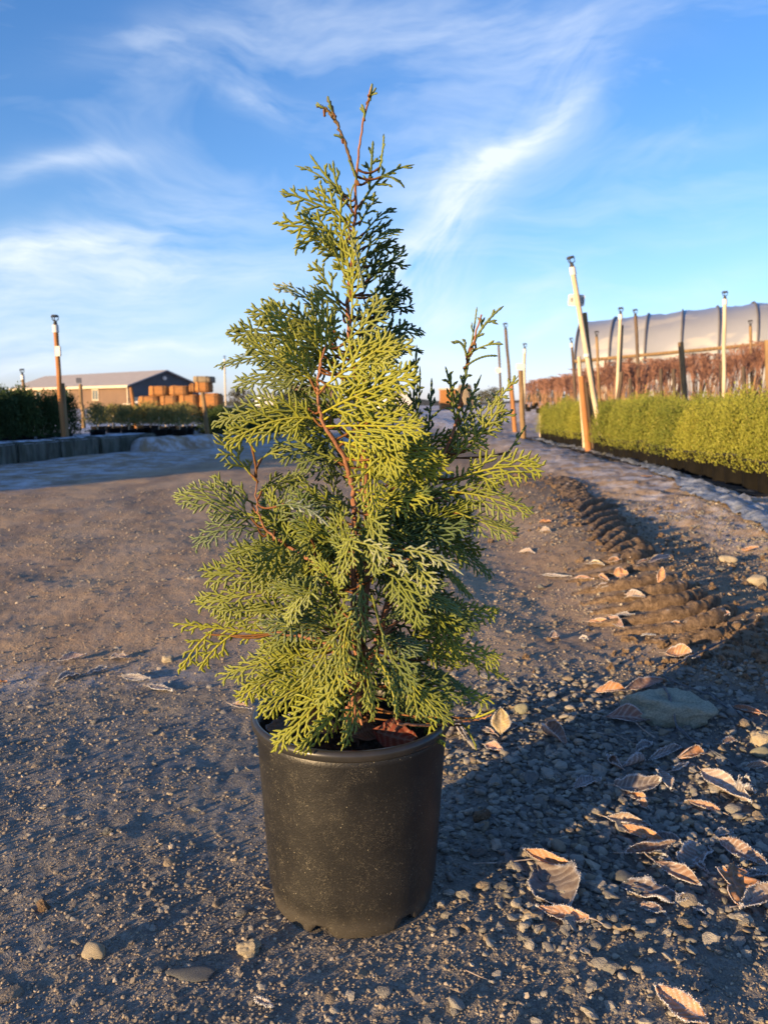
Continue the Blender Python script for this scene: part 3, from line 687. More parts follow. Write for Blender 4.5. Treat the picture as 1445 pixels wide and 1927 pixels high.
TWIGS = [0]
def spray_mesh(p0, p1, p2, hw, nrm, rg, frost=0.25, lit_gold=0.3, sparse=1.0, stem=None, droop=0.0, coarse=1.0):
    """one flat fan of scale foliage along a curved axis; hw = half width in metres"""
    tw = Tw(); tw.lush = lit_gold
    n = 22
    ax = bez(p0, p1, p2, n); seg = np.linalg.norm(np.diff(ax, axis=0), axis=1); cum = np.concatenate([[0], np.cumsum(seg)]); L = cum[-1]
    def at_s(q): return np.array([np.interp(q, cum, ax[:, k]) for k in range(3)])
    T = np.gradient(ax, axis=0); T /= np.linalg.norm(T, axis=1)[:, None]
    N0 = nrm - T * (T @ nrm)[:, None]; N0 /= np.linalg.norm(N0, axis=1)[:, None] + 1e-9
    S = np.cross(N0, T)
    a0 = 0.00140 * coarse; hw = hw * 1.14
    tw.twig(ax, S, N0, a0 * 0.95, a0 * 0.8, lit_gold, lit_gold * 0.3, frost=frost * 0.7)
    if stem is not None:
        sp = bez(stem, (stem + p0) / 2 + np.array((0, 0, -0.006)) + rg.normal(0, 0.004, 3), p0 + (p1 - p0) * 0.25, 9)
        Ts = np.gradient(sp, axis=0); Ts /= np.linalg.norm(Ts, axis=1)[:, None]
        A = np.cross(Ts, np.array((0.1, 1, 0.05))); A /= np.linalg.norm(A, axis=1)[:, None]; Bv = np.cross(Ts, A)
        tw.twig(sp, A, Bv, 0.0013, 0.0013, 0, 0, wood=0.9, frost=0.08, tip=False)
    down = np.array((0, 0, -1.0))
    step = 0.0064 / sparse; q = 0.10 * L + rg.uniform(0, step); sd = 1 if rg.random() < 0.5 else -1
    while q < L * 0.985:
        u = q / L
        prof = min(1.0, 0.28 + 2.4 * u) * (1 - u) ** 0.55 + 0.10
        l2 = min((hw * 1.30 + 0.002) * prof * rg.uniform(0.72, 1.15), L * 0.75)
        sd = -sd
        k = min(n - 1, int(u * (n - 1) + 0.5)); t, s_, nn = T[k], S[k] * sd, N0[k]
        ang = R(rg.uniform(42, 58)) * (1 - 0.35 * u)
        if l2 > 0.006:
            base = at_s(q)
            m = max(5, int(l2 / 0.0026)); w = np.linspace(0, 1, m)
            curl = rg.uniform(0.15, 0.45)
            aa = ang * (1 - curl * w)
            lift = rg.normal(0, 0.10) 
            d = np.cos(aa)[:, None] * t + np.sin(aa)[:, None] * s_ + nn * (lift * w)[:, None] + down * (droop * w)[:, None]
            d /= np.linalg.norm(d, axis=1)[:, None]
            P = base + np.concatenate([[np.zeros(3)], np.cumsum(d[:-1] * (l2 / (m - 1)), axis=0)])
            Sd = np.cross(nn, d); Sd /= np.linalg.norm(Sd, axis=1)[:, None]
            tw.twig(P, Sd, np.cross(d, Sd), a0 * 1.02, a0 * 0.62, lit_gold * 0.45, 0.06, frost=frost)
            # tertiary branchlets, alternate, longer on the outer side of the fan
            st = 0.0045 * coarse; q3 = 0.0045 + rg.uniform(0, st); s3 = 1 if rg.random() < 0.5 else -1
            while q3 < l2 * 0.93:
                s3 = -s3; v = q3 / l2
                l3 = (0.0050 + 0.011 * (1 - v) ** 0.8) * rg.uniform(0.65, 1.2) * min(1.5, 0.5 + hw / 0.028)
                l3 = min(l3, 0.75 * (l2 - q3) + 0.0036)
                kk = min(m - 1, int(v * (m - 1) + 0.5)); dd = d[kk]; ss = Sd[kk] * s3; an = R(rg.uniform(38, 52))
                m3 = max(4, int(l3 / 0.0019)); w3 = np.linspace(0, 1, m3); a3 = an * (1 - 0.4 * w3)
                d3 = np.cos(a3)[:, None] * dd + np.sin(a3)[:, None] * ss + nn * (rg.normal(0, 0.12) * w3)[:, None]
                d3 /= np.linalg.norm(d3, axis=1)[:, None]
                P3 = P[kk] + np.concatenate([[np.zeros(3)], np.cumsum(d3[:-1] * (l3 / (m3 - 1)), axis=0)])
                S3 = np.cross(nn, d3); S3 /= np.linalg.norm(S3, axis=1)[:, None]
                tw.twig(P3, S3, np.cross(d3, S3), a0, a0 * 0.62, 0.04, 0.0, frost=frost)
                TWIGS[0] += 1
                q3 += st * rg.uniform(0.8, 1.25)
        q += step * rg.uniform(0.8, 1.2) * (0.7 if u > 0.7 else 1)
    return tw.mesh('spray')

SPRAYS = [  # base, bend, tip in the photograph; half width px; depth of base and tip (cm, + away); roll deg; frost; lit_gold (sunlit yellow put into the colour); sparse
 # crown
 (668,410, 632,330, 556,312, 17, 1, 0, 10, .5, .2, .6), (655,372, 612,335, 583,290, 12, 1, 0, 15, .5, .2, .6), (648,380, 628,345, 627,302, 15, 0, -1, 10, .4, .3, .7),
 (664,420, 590,375, 526,360, 24, 0, -3, 15, .35, .35, .8), (668,448, 600,425, 524,424, 26, -1, -3, 20, .3, .4, .8), (664,470, 610,430, 552,468, 20, -1, -4, 30, .3, .4, .8),
 (662,400, 655,365, 668,345, 12, 0, -1, 0, .4, .3, .6), (660,440, 640,395, 600,355, 24, -1, -2, 5, .3, .45, .8), (655,480, 610,455, 570,400, 26, 0, -3, -10, .3, .45, .9),
 (676,396, 705,320, 779,310, 16, 1, 3, 15, .25, .1, .6), (696,345, 700,300, 702,265, 11, 1, 1, 10, .3, .1, .7), (712,325, 722,285, 722,252, 9, 1, 2, 30, .3, .1, .7),
 (708,335, 745,325, 761,354, 12, 1, 2, -20, .3, .1, .7), (676,425, 690,390, 712,372, 15, 1, 3, 60, .15, .1, .9), (678,450, 712,400, 740,392, 20, 2, 5, 60, .12, .1, .9),
 (680,474, 722,430, 756,432, 22, 2, 5, 55, .12, .1, .9), (684,505, 730,486, 768,503, 22, 2, 5, 40, .15, .1, .9), (680,490, 722,455, 752,470, 20, 3, 6, 60, .12, .1, 1),
 (688,530, 730,500, 764,470, 22, 2, 4, 50, .12, .1, .9), (665,560, 655,500, 640,425, 26, -2, -3, 20, .3, .5, 1), (662,600, 664,520, 668,430, 24, -3, -4, -40, .35, .45, 1),
 (640,575, 610,520, 588,492, 22, -1, -2, 10, .3, .4, .9), (655,545, 690,500, 698,445, 20, 0, 0, 65, .2, .2, 1), (655,432, 672,470, 684,545, 14, -5, -6, -20, .85, .3, 1.1),
 (650,520, 632,480, 612,440, 22, -2, -3, 30, .3, .5, 1), (672,520, 705,520, 735,490, 24, 2, 4, 55, .15, .1, 1), (690,560, 722,545, 745,508, 22, 2, 5, 40, .12, .1, 1),
 (672,345, 668,320, 655,300, 8, 0, 0, 20, .4, .1, .8), (683,225, 690,215, 680,196, 6, 0, 0, 20, .4, .1, .6), (694,185, 703,175, 707,165, 6, 0, 0, 20, .5, .1, .8), (696,190, 700,170, 700,157, 7, 0, 0, 20, .5, .1, .9), (645,262, 640,255, 628,254, 6, 0, 0, 20, .5, .1, .9), (626,215, 620,195, 617,181, 6, 0, 0, 20, .4, .1, .8), (612,205, 604,200, 594,197, 7, 0, 0, 20, .5, .1, .9),
 (668,470, 690,440, 735,418, 20, 2, 4, 45, .15, .1, 1), (672,500, 700,470, 742,452, 22, 2, 4, 50, .12, .1, 1), (660,500, 625,470, 590,440, 22, 0, -2, 20, .3, .4, 1), (655,600, 620,560, 590,540, 28, -1, -3, 20, .35, .4, 1),
 (680,560, 700,520, 712,470, 24, 2, 3, 60, .12, .1, 1.1), (690,620, 715,590, 735,560, 28, 2, 4, 55, .12, .1, 1.1), (690,680, 715,640, 740,600, 30, 2, 4, 50, .12, .1, 1.1), (700,740, 740,700, 775,690, 32, 3, 5, 40, .15, .1, 1.1),
 # shoulders
 (642,640, 590,545, 520,540, 30, -2, -5, 20, .75, .25, 1), (640,660, 560,585, 468,592, 32, -1, -4, 20, .45, .3, 1), (630,684, 530,612, 430,634, 36, 0, -4, 15, .45, .25, 1),
 (625,704, 520,650, 414,688, 34, 1, -2, 25, .45, .2, 1), (622,724, 540,690, 446,724, 38, 0, -2, 20, .4, .3, 1), (597,738, 552,640, 505,568, 40, -4, -5, 10, .3, .6, 1),
 (600,700, 612,620, 592,556, 38, -4, -5, 20, .3, .6, 1), (605,778, 680,735, 778,704, 42, -5, -6, 15, .25, .8, 1), (613,802, 690,798, 796,806, 50, -5, -7, 10, .22, .85, 1),
 (601,735, 655,690, 742,640, 38, -5, -5, 15, .35, .75, 1), (599,722, 535,680, 470,640, 38, -4, -6, 15, .3, .55, 1), (606,792, 540,768, 428,832, 40, -4, -6, 20, .3, .6, 1),
 (600,775, 520,745, 402,800, 30, -3, -6, 20, .4, .4, 1), (610,790, 660,760, 750,740, 44, -4, -4, 20, .25, .8, 1), (630,830, 700,840, 770,880, 44, -4, -6, 20, .25, .8, 1),
 (640,650, 690,620, 712,560, 34, -3, -3, 30, .45, .4, 1), (650,700, 700,660, 770,650, 30, -4, -5, 20, .5, .5, 1),
 (690,640, 722,560, 770,548, 28, 3, 6, 40, .15, .05, 1), (692,664, 740,600, 797,628, 28, 3, 6, 40, .15, .05, .9), (700,622, 724,560, 736,518, 24, 3, 5, 40, .15, .05, 1),
 (702,704, 750,640, 792,664, 28, 4, 7, 40, .15, .05, .9), (700,602, 740,560, 778,590, 22, 3, 6, 50, .15, .05, 1), (700,560, 735,540, 776,562, 20, 3, 6, 40, .15, .05, 1),
 (690,600, 712,580, 745,560, 30, 4, 6, 40, .12, .05, 1.1), (700,660, 730,640, 765,610, 30, 4, 6, 40, .12, .05, 1.1),
 # dark upright shoots on the right
 (772,850, 779,740, 784,650, 15, 2, 3, 65, .3, .05, 1), (776,830, 792,760, 790,690, 12, 3, 4, 60, .3, .05, 1), (800,850, 812,770, 812,712, 12, 2, 3, 65, .3, .05, 1), (785,840, 800,790, 830,770, 14, 2, 3, 60, .2, .1, 1),
 (866,790, 850,735, 838,690, 11, 1, 2, 55, .3, .05, 1), (862,800, 846,760, 848,700, 11, 1, 1, 60, .3, .05, 1), (887,655, 908,605, 947,576, 12, 1, 2, 25, .5, .15, .7),
 (880,668, 915,642, 946,648, 9, 0, -1, 30, .55, .1, .7), (878,670, 872,640, 855,642, 11, 0, -1, 20, .6, .2, .7), (884,662, 893,615, 897,578, 8, 1, 2, 40, .5, .1, .7),
 (876,690, 905,665, 936,670, 9, 0, 0, 30, .4, .1, .7), (860,760, 880,700, 884,660, 9, 1, 1, 45, .4, .1, 1),
 (840,872, 902,790, 974,708, 22, 1, 2, 20, .4, .45, 1), (846,872, 905,800, 962,776, 28, 0, 1, 15, .35, .5, 1), (852,905, 935,868, 1018,880, 36, -1, -2, 15, .3, .55, .9),
 (850,925, 920,930, 992,960, 38, -1, -2, 15, .3, .5, .9), (852,960, 905,985, 965,1000, 36, -1, -2, 20, .3, .4, 1), (842,850, 880,790, 902,742, 16, 1, 2, 40, .3, .2, 1),
 (838,860, 865,800, 905,706, 14, 2, 3, 55, .3, .1, 1), (880,850, 915,800, 945,760, 26, 0, 0, 10, .35, .5, 1), (820,935, 880,905, 935,915, 36, 0, 1, 20, .25, .4, 1),
 (800,962, 855,1030, 922,1078, 40, 1, 3, 30, .2, .1, 1), (790,1000, 835,1070, 885,1120, 38, 1, 3, 40, .2, .1, 1), (750,900, 790,860, 850,850, 34, 2, 4, 30, .2, .1, 1), (950,860, 975,825, 990,800, 8, 3, 4, 40, .4, .05, .8),
 (762,960, 820,950, 890,985, 40, 0, 2, 20, .2, .3, 1), (760,1000, 830,1000, 905,1040, 38, 1, 3, 25, .2, .2, 1),
 # centre
 (665,905, 725,858, 838,880, 46, -3, -4, 20, .22, .75, 1), (668,925, 725,945, 805,930, 42, -2, -3, 20, .22, .6, 1), (663,862, 740,825, 808,866, 42, -4, -5, 20, .22, .8, 1),
 (650,1000, 622,940, 622,868, 34, 1, 2, 20, .4, .2, 1), (640,880, 600,850, 560,832, 30, 3, 5, 10, .6, .1, .9), (655,900, 610,880, 590,830, 34, 3, 5, 10, .5, .1, 1),
 (665,930, 700,1000, 760,1010, 40, -2, -3, 30, .25, .4, 1), (668,960, 640,940, 590,940, 36, -1, -2, 20, .3, .2, 1),
 # left arm
 (487,992, 430,925, 334,938, 42, 0, -2, 20, .5, .1, .9), (500,1004, 440,965, 368,1024, 32, 0, -2, 20, .5, .1, .9), (482,905, 440,852, 402,818, 28, -1, -2, 15, .4, .45, .8),
 (484,870, 520,840, 552,845, 22, 0, 0, 20, .4, .3, .8), (481,850, 450,800, 430,780, 22, -1, -2, 20, .4, .5, .8), (520,1012, 505,950, 570,880, 38, 1, 2, 20, .35, .2, 1),
 (484,930, 520,900, 560,905, 30, 0, 1, 20, .4, .15, .9), (560,1050, 520,985, 505,920, 38, 1, 2, 20, .35, .15, 1), (484,950, 440,930, 400,900, 26, 1, 1, 20, .4, .15, .9),
 (560,1045, 500,1030, 430,1050, 40, 0, -2, 20, .35, .15, 1), (520,952, 572,938, 618,990, 10, -8, -9, -25, 1, .1, 1.4), (664,1018, 735,1030, 770,1080, 16, -8, -10, -25, .95, .15, 1.4),
 (745,1036, 812,1030, 872,1082, 15, -8, -9, -25, 1, .15, 1.4), (770,1045, 800,1080, 812,1120, 20, -8, -9, 20, .7, .2, 1.1),
 # lower left
 (602,1062, 500,1082, 384,1078, 44, -1, -4, 15, .35, .35, 1), (602,1104, 490,1112, 378,1136, 46, -1, -4, 15, .35, .45, 1), (592,1150, 490,1160, 404,1150, 40, -2, -4, 15, .35, .4, 1),
 (622,1205, 480,1190, 322,1172, 22, -1, -4, 20, .2, .7, .9), (400,1190, 370,1205, 342,1262, 20, -3, -4, 15, .2, .75, 1), (445,1190, 400,1215, 375,1262, 20, -3, -4, 20, .2, .6, 1), (602,1222, 520,1232, 420,1270, 40, -2, -5, 20, .3, .6, 1),
 (622,1224, 540,1250, 452,1310, 40, -3, -6, 20, .28, .65, 1), (642,1250, 575,1285, 492,1335, 42, -5, -9, 20, .25, .65, 1), (648,1275, 590,1330, 515,1408, 36, -7, -12, 20, .22, .75, 1),
 (656,1295, 640,1350, 560,1412, 32, -7, -12, 30, .22, .7, 1), (668,1290, 668,1350, 645,1400, 28, -7, -11, 30, .25, .6, 1), (600,1262, 545,1265, 480,1290, 36, -3, -6, 20, .3, .5, 1),
 # lower right
 (702,1225, 738,1270, 748,1352, 22, -6, -10, 30, .35, .85, 1), (722,1222, 800,1250, 882,1300, 44, 0, 1, 25, .2, .2, 1), (732,1200, 830,1212, 936,1240, 42, 0, 0, 20, .2, .35, 1),
 (742,1150, 840,1160, 936,1148, 38, 1, 1, 15, .25, .6, 1), (722,1130, 800,1132, 892,1180, 42, -2, -1, 25, .25, .15, 1), (732,1252, 790,1300, 842,1360, 38, -2, -5, 30, .2, .35, 1),
 (762,1280, 840,1300, 925,1318, 28, 0, 0, 25, .2, .4, 1), (742,1100, 800,1110, 862,1150, 44, -3, -4, 25, .3, .1, 1), (850,1230, 905,1250, 958,1282, 16, 1, 1, 20, .2, .5, 1),
 (868,1362, 885,1375, 896,1408, 14, -2, -4, 20, .2, .3, 1.2), (880,1352, 905,1350, 932,1335, 9, -2, -3, 20, .2, .8, .8), (800,1340, 820,1380, 832,1402, 16, -5, -6, 30, .2, .3, 1),
 (676,1210, 690,1270, 702,1335, 28, -6, -9, 30, .25, .5, 1), (655,1200, 640,1270, 606,1335, 36, -6, -10, 20, .25, .6, 1), (692,1180, 735,1235, 775,1290, 40, -5, -8, 20, .25, .2, 1), (660,1160, 684,1210, 668,1262, 30, -6, -8, 50, .3, .2, 1), (640,1180, 610,1230, 580,1285, 38, -6, -9, 20, .25, .6, 1), (700,1120, 715,1180, 735,1235, 34, -6, -8, 30, .3, .1, 1), (610,1060, 570,1110, 540,1170, 38, -5, -7, 20, .5, .2, 1), (720,1060, 770,1110, 790,1170, 38, -5, -7, 20, .3, .1, 1), (800,1130, 850,1180, 860,1240, 36, -1, -2, 25, .2, .15, 1),
 (690,955, 712,1010, 700,1078, 34, -6, -9, 25, .3, .3, 1), (676,975, 652,1030, 640,1092, 34, -6, -8, 25, .35, .2, 1), (700,850, 692,905, 704,965, 34, -5, -7, 25, .25, .6, 1), (682,1088, 668,1140, 690,1202, 32, -7, -9, 25, .3, .2, 1), (690,780, 722,830, 742,895, 36, -5, -7, 20, .25, .7, 1), (662,1150, 640,1200, 650,1262, 30, -7, -9, 25, .3, .5, 1), (540,1010, 520,1050, 480,1080, 36, -2, -5, 20, .3, .15, 1), (590,1000, 570,1050, 530,1090, 36, -3, -6, 20, .35, .2, 1),
 # front centre
 (642,1240, 618,1150, 560,1092, 44, -4, -6, 20, .3, .2, 1), (652,1200, 640,1120, 598,1050, 46, -4, -6, 25, .3, .15, 1), (652,1182, 700,1100, 662,1022, 42, -3, -5, 40, .3, .15, 1),
 (692,1150, 760,1080, 802,1010, 42, -2, -3, 25, .25, .15, 1), (702,1182, 760,1140, 832,1100, 46, -3, -4, 25, .3, .1, 1), (642,1100, 600,1000, 560,932, 42, -1, -3, 20, .3, .15, 1),
 (662,1050, 690,980, 742,930, 42, -2, -3, 20, .25, .3, 1), (662,1060, 640,1020, 642,960, 34, -5, -6, 30, .25, .3, 1), (700,1100, 720,1040, 690,980, 36, -5, -6, 30, .3, .3, 1),
 (620,1180, 560,1170, 500,1180, 44, -5, -8, 20, .4, .3, 1), (640,1150, 580,1130, 520,1100, 42, -5, -7, 20, .45, .15, 1), (700,1210, 740,1200, 790,1220, 40, -5, -7, 25, .3, .15, 1),
]
TRUNKS = [  # (px, py, depth cm, radius mm)
 [(668,1400,0,10), (667,1350,0,9.5), (672,1300,0,8.5), (676,1240,0,7.5), (690,1100,0,5.5), (690,950,0,4.5), (680,800,0,3.8), (658,640,0,3), (655,560,0,2.6), (668,430,0,2), (669,330,0,1.5), (681,240,0,1.2), (700,160,0,1.3)],
 [(674,1250,0,6), (668,1180,-2,5), (664,1080,-2,4.2), (668,980,-3,3.6), (664,920,-3,3.2), (648,858,-4,2.9), (606,795,-5,2.5), (597,740,-5,2.1), (601,700,-5,1.6), (614,640,-4,1.2)],
 [(668,1270,-1,5.5), (640,1190,-4,4), (628,1100,-4,3), (600,1062,-3,2.5), (560,1040,-1,2.1), (500,1000,0,1.7), (484,960,-1,1.2), (482,900,-1,0.7)],
 [(680,1270,0,6), (712,1210,-1,5), (738,1100,0,4), (745,1000,1,3.4), (790,935,1,3), (846,840,1,2.2), (868,745,1,1.9), (882,670,1,1.5), (906,592,1,1.1)],
 [(668,1300,-1,6), (640,1240,-2,4), (610,1205,-3,3), (520,1190,-3,2)],
 [(676,1290,-1,6), (705,1240,-4,4), (712,1200,-5,3), (760,1160,0,2)],
 [(748,1362,-8,1.6), (800,1366,-6,1.8), (850,1361,-3,1.6), (905,1353,-2,1.2), (925,1345,-2,0.8)],
 [(668,332,0,1.5), (650,268,0,1.2), (632,228,0,1.1), (616,182,0,1.2)],
 [(634,232,0,1.0), (615,205,0,1.0), (596,198,0,1.2)],
 [(700,1010,0,2), (790,940,-1,1.8), (818,937,-1,1.4), (840,944,0,1)],
]
def build_conifer():
    rg = np.random.default_rng(5)
    base = Vector((-0.0365, 0.855, 0.0))
    ob = thing('potted_conifer', 'young feathery green conifer in a scuffed black nursery pot standing on bare ground', 'potted conifer', base)
    off = np.array(base)
    # pot: taper, rolled rim, drainage notches
    n = 144
    prof = [(0.0, 0.012), (0.080, 0.012), (0.0885, 0.002), (0.0905, 0.0), (0.0925, 0.002), (0.0935, 0.014), (0.0942, 0.020), (0.0965, 0.028), (0.0985, 0.06), (0.1022, 0.12), (0.1062, 0.185), (0.1072, 0.2100), (0.1046, 0.2110), (0.1035, 0.17), (0.098, 0.10)]
    prof = np.array(prof); fine = [prof[0]]
    for a_, b_ in zip(prof[:-1], prof[1:]):
        k = max(1, int(np.linalg.norm(b_ - a_) / 0.012))
        for i in range(1, k + 1): fine.append(a_ + (b_ - a_) * i / k)
    mb = MB().lathe(fine, n); me = mb.mesh('pot', [M['pot']], True)
    for v in me.vertices:
        r = math.hypot(v.co.x, v.co.y)
        if v.co.z < 0.014 and r > 0.075:
            a = math.degrees(math.atan2(v.co.y, v.co.x)) % 60
            ph = abs((math.degrees(math.atan2(v.co.y, v.co.x)) + 109) % 60 - 30)   # notch every 60 degrees
            if ph > 22.8: v.co.z = max(v.co.z, 0.0115 if ph > 24 else 0.006)
        if v.co.z > 0.19: v.co.z += 0
    pot = link('pot', me, ob)
    rim = [(0.1052, 0.203), (0.1075, 0.2045), (0.1105, 0.2055), (0.1128, 0.2085), (0.1132, 0.2125), (0.1122, 0.2155), (0.1098, 0.2172), (0.1072, 0.2172), (0.1054, 0.2150), (0.1048, 0.2090), (0.1042, 0.18)]
    link('rim', MB().lathe(rim, n).mesh('rim', [M['rim']], True), pot)
    # soil with relief
    rr = np.linspace(0, 0.1045, 26); tt = np.linspace(0, 2 * math.pi, 73)[:-1]
    X = rr[:, None] * np.cos(tt); Y = rr[:, None] * np.sin(tt); Z = 0.182 + 0.006 * fbm(X * 60, Y * 60, 3, 3) + 0.004 * fbm(X * 200, Y * 200, 2, 5)
    v = np.stack([X, Y, Z], 2).reshape(-1, 3); i = np.arange(25)[:, None] * 72; j = np.arange(72)[None]; k = (j + 1) % 72
    link('potting_soil', mesh_from('potting_soil', v, np.stack([i + j, i + 72 + j, i + 72 + k, i + k], 2).reshape(-1, 4), [M['peat']]), ob)
    # trunks and branches
    tr_pts = []
    for q, T in enumerate(TRUNKS):
        P = np.array([pp(a, b, c / 100) for a, b, c, d in T]) - off; Rr = np.array([d / 1000 for *_, d in T])
        t = np.linspace(0, len(T) - 1, len(T) * 7); idx = np.arange(len(T))
        Ps = np.stack([np.interp(t, idx, P[:, k]) for k in range(3)], 1)
        for _ in range(4): Ps[1:-1] = (Ps[:-2] + 2 * Ps[1:-1] + Ps[2:]) / 4
        Ps[1:-1] += rg.normal(0, 0.0006, Ps[1:-1].shape)
        Rs = np.interp(t, idx, Rr) * rg.uniform(0.95, 1.05, len(t)) * (0.82 if q else 0.9)
        if q == 0: Ps[0][2] = 0.178
        if q in (7, 8):
            tr_pts.append(Ps)
            T_ = np.gradient(Ps, axis=0); T_ /= np.linalg.norm(T_, axis=1)[:, None]; A_ = np.cross(T_, (0, 1, 0.1)); A_ /= np.linalg.norm(A_, axis=1)[:, None]
            tw = Tw(); tw.twig(Ps, A_, np.cross(T_, A_), 0.0016, 0.0015, 0.1, 0, wood=0.6, frost=0.4)
            link('branch', tw.mesh('branch'), ob); continue
        link('trunk' if q == 0 else 'branch', MB().tube(Ps, Rs, 10).mesh('bark', [M['bark']], True), ob)
        if q < 6: tr_pts.append(Ps)
    # shreds of bark at the foot of the trunk
    for k in range(12):
        a = rg.uniform(0, 6.28); z0 = rg.uniform(0.20, 0.27); p = pp(668 + rg.uniform(-6, 8), 1330) - off
        c = np.array((p[0], p[1], z0)); r = 0.010
        tp = np.array([c + np.array((math.cos(a) * r, math.sin(a) * r, 0)), c + np.array((math.cos(a) * (r + .004), math.sin(a) * (r + .004), -0.012)), c + np.array((math.cos(a) * (r + .008), math.sin(a) * (r + .008), -0.022))])
        link('bark_flake', MB().tube(tp, [0.003, 0.0025, 0.0008], 5).mesh('bark_flake', [M['bark']], True), ob)
    allp = np.concatenate(tr_pts)
    cnt = 0
    def stem_from(p0):
        c = allp[(allp[:, 2] < p0[2] + 0.004)]
        if not len(c): c = allp
        d = np.linalg.norm((c - p0) * np.array((1, 1, 0.8)), axis=1); return c[np.argmin(d)]
    for s in SPRAYS:
        bx, by, cx_, cy_, tx, ty, hw, d0, d1, roll, fr, lit_gold, sparse = s
        p0, p2 = pp(bx, by, d0 / 100) - off, pp(tx, ty, d1 / 100) - off; p1 = pp(cx_, cy_, (d0 + d1) / 200 - 0.004) - off
        ax = nrmz(p2 - p0); n0 = nrmz(np.array((0.12, -1.0, 0.22)))
        if lit_gold < 0.32 and (tx > 690 or (tx > 600 and rg.random() < 0.35)): n0 = nrmz(np.array((rg.uniform(0.5, 1.3), -1.0, rg.uniform(-0.1, 0.5))))
        rl = R((roll + (28 if lit_gold < 0.35 and roll < 40 and tx > 480 else 4)) * (1 if rg.random() < 0.5 else -1) + rg.normal(0, 12))
        n1 = np.array(Matrix.Rotation(rl, 3, Vector(ax)) @ Vector(n0))
        me = spray_mesh(p0, p1, p2, hw / FPX * PX * 1.05, n1, rg, fr, lit_gold, sparse, stem_from(p0), droop=0.12 if by < 850 else 0.30)
        link('spray', me, ob); cnt += 1
    # fill inside and behind, within the same outline
    prof_y = [300, 350, 420, 500, 540, 600, 640, 700, 760, 800, 880, 930, 1000, 1060, 1100, 1150, 1200, 1260, 1330, 1380]
    prof_l = [600, 560, 560, 605, 560, 490, 470, 450, 470, 500, 480, 430, 420, 440, 430, 430, 420, 470, 520, 560]
    prof_r = [740, 745, 740, 750, 755, 770, 775, 780, 790, 850, 930, 930, 910, 880, 870, 890, 900, 900, 860, 820]
    for k in range(150):
        py = 470 + 900 * rg.random() ** 0.72; l, r_ = np.interp(py, prof_y, prof_l), np.interp(py, prof_y, prof_r)
        mid = np.interp(py, [300, 800, 1350], [672, 685, 672])
        side = rg.uniform(-1, 1); tx = mid + side * ((r_ - mid) if side > 0 else (mid - l)) * 0.96
        wid = (r_ - l) / 2
        bx = mid + (tx - mid) * rg.uniform(0.15, 0.4); by = py + rg.uniform(30, 80) * (1 if py < 1050 else -0.9)
        if 815 < py < 880 and 520 < tx < 620: continue
        dep = rg.uniform(-0.4, 1.0) * min(0.11, wid / FPX * PX * 0.7); d0 = dep * 0.4
        p0, p2 = pp(bx, by, d0) - off, pp(tx, py, dep) - off; p1 = (p0 + p2) / 2 + np.array((0, 0, 0.012))
        L = np.linalg.norm(p2 - p0)
        if L < 0.03 or L > 0.16: continue
        if p2[2] < 0.20: continue
        if cnt > 294: break
        n1 = nrmz(np.array((rg.normal(0.5 if tx > mid else -.1, 0.8), -1.0, rg.normal(0.1, 0.6))))
        fade = 0.1 if tx > mid else 0.25  # less sun yellow painted into the fill on the shaded right
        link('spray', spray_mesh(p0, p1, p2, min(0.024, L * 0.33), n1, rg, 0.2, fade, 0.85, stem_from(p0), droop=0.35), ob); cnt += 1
    print('sprays', cnt, 'twigs', TWIGS[0])
build_conifer()

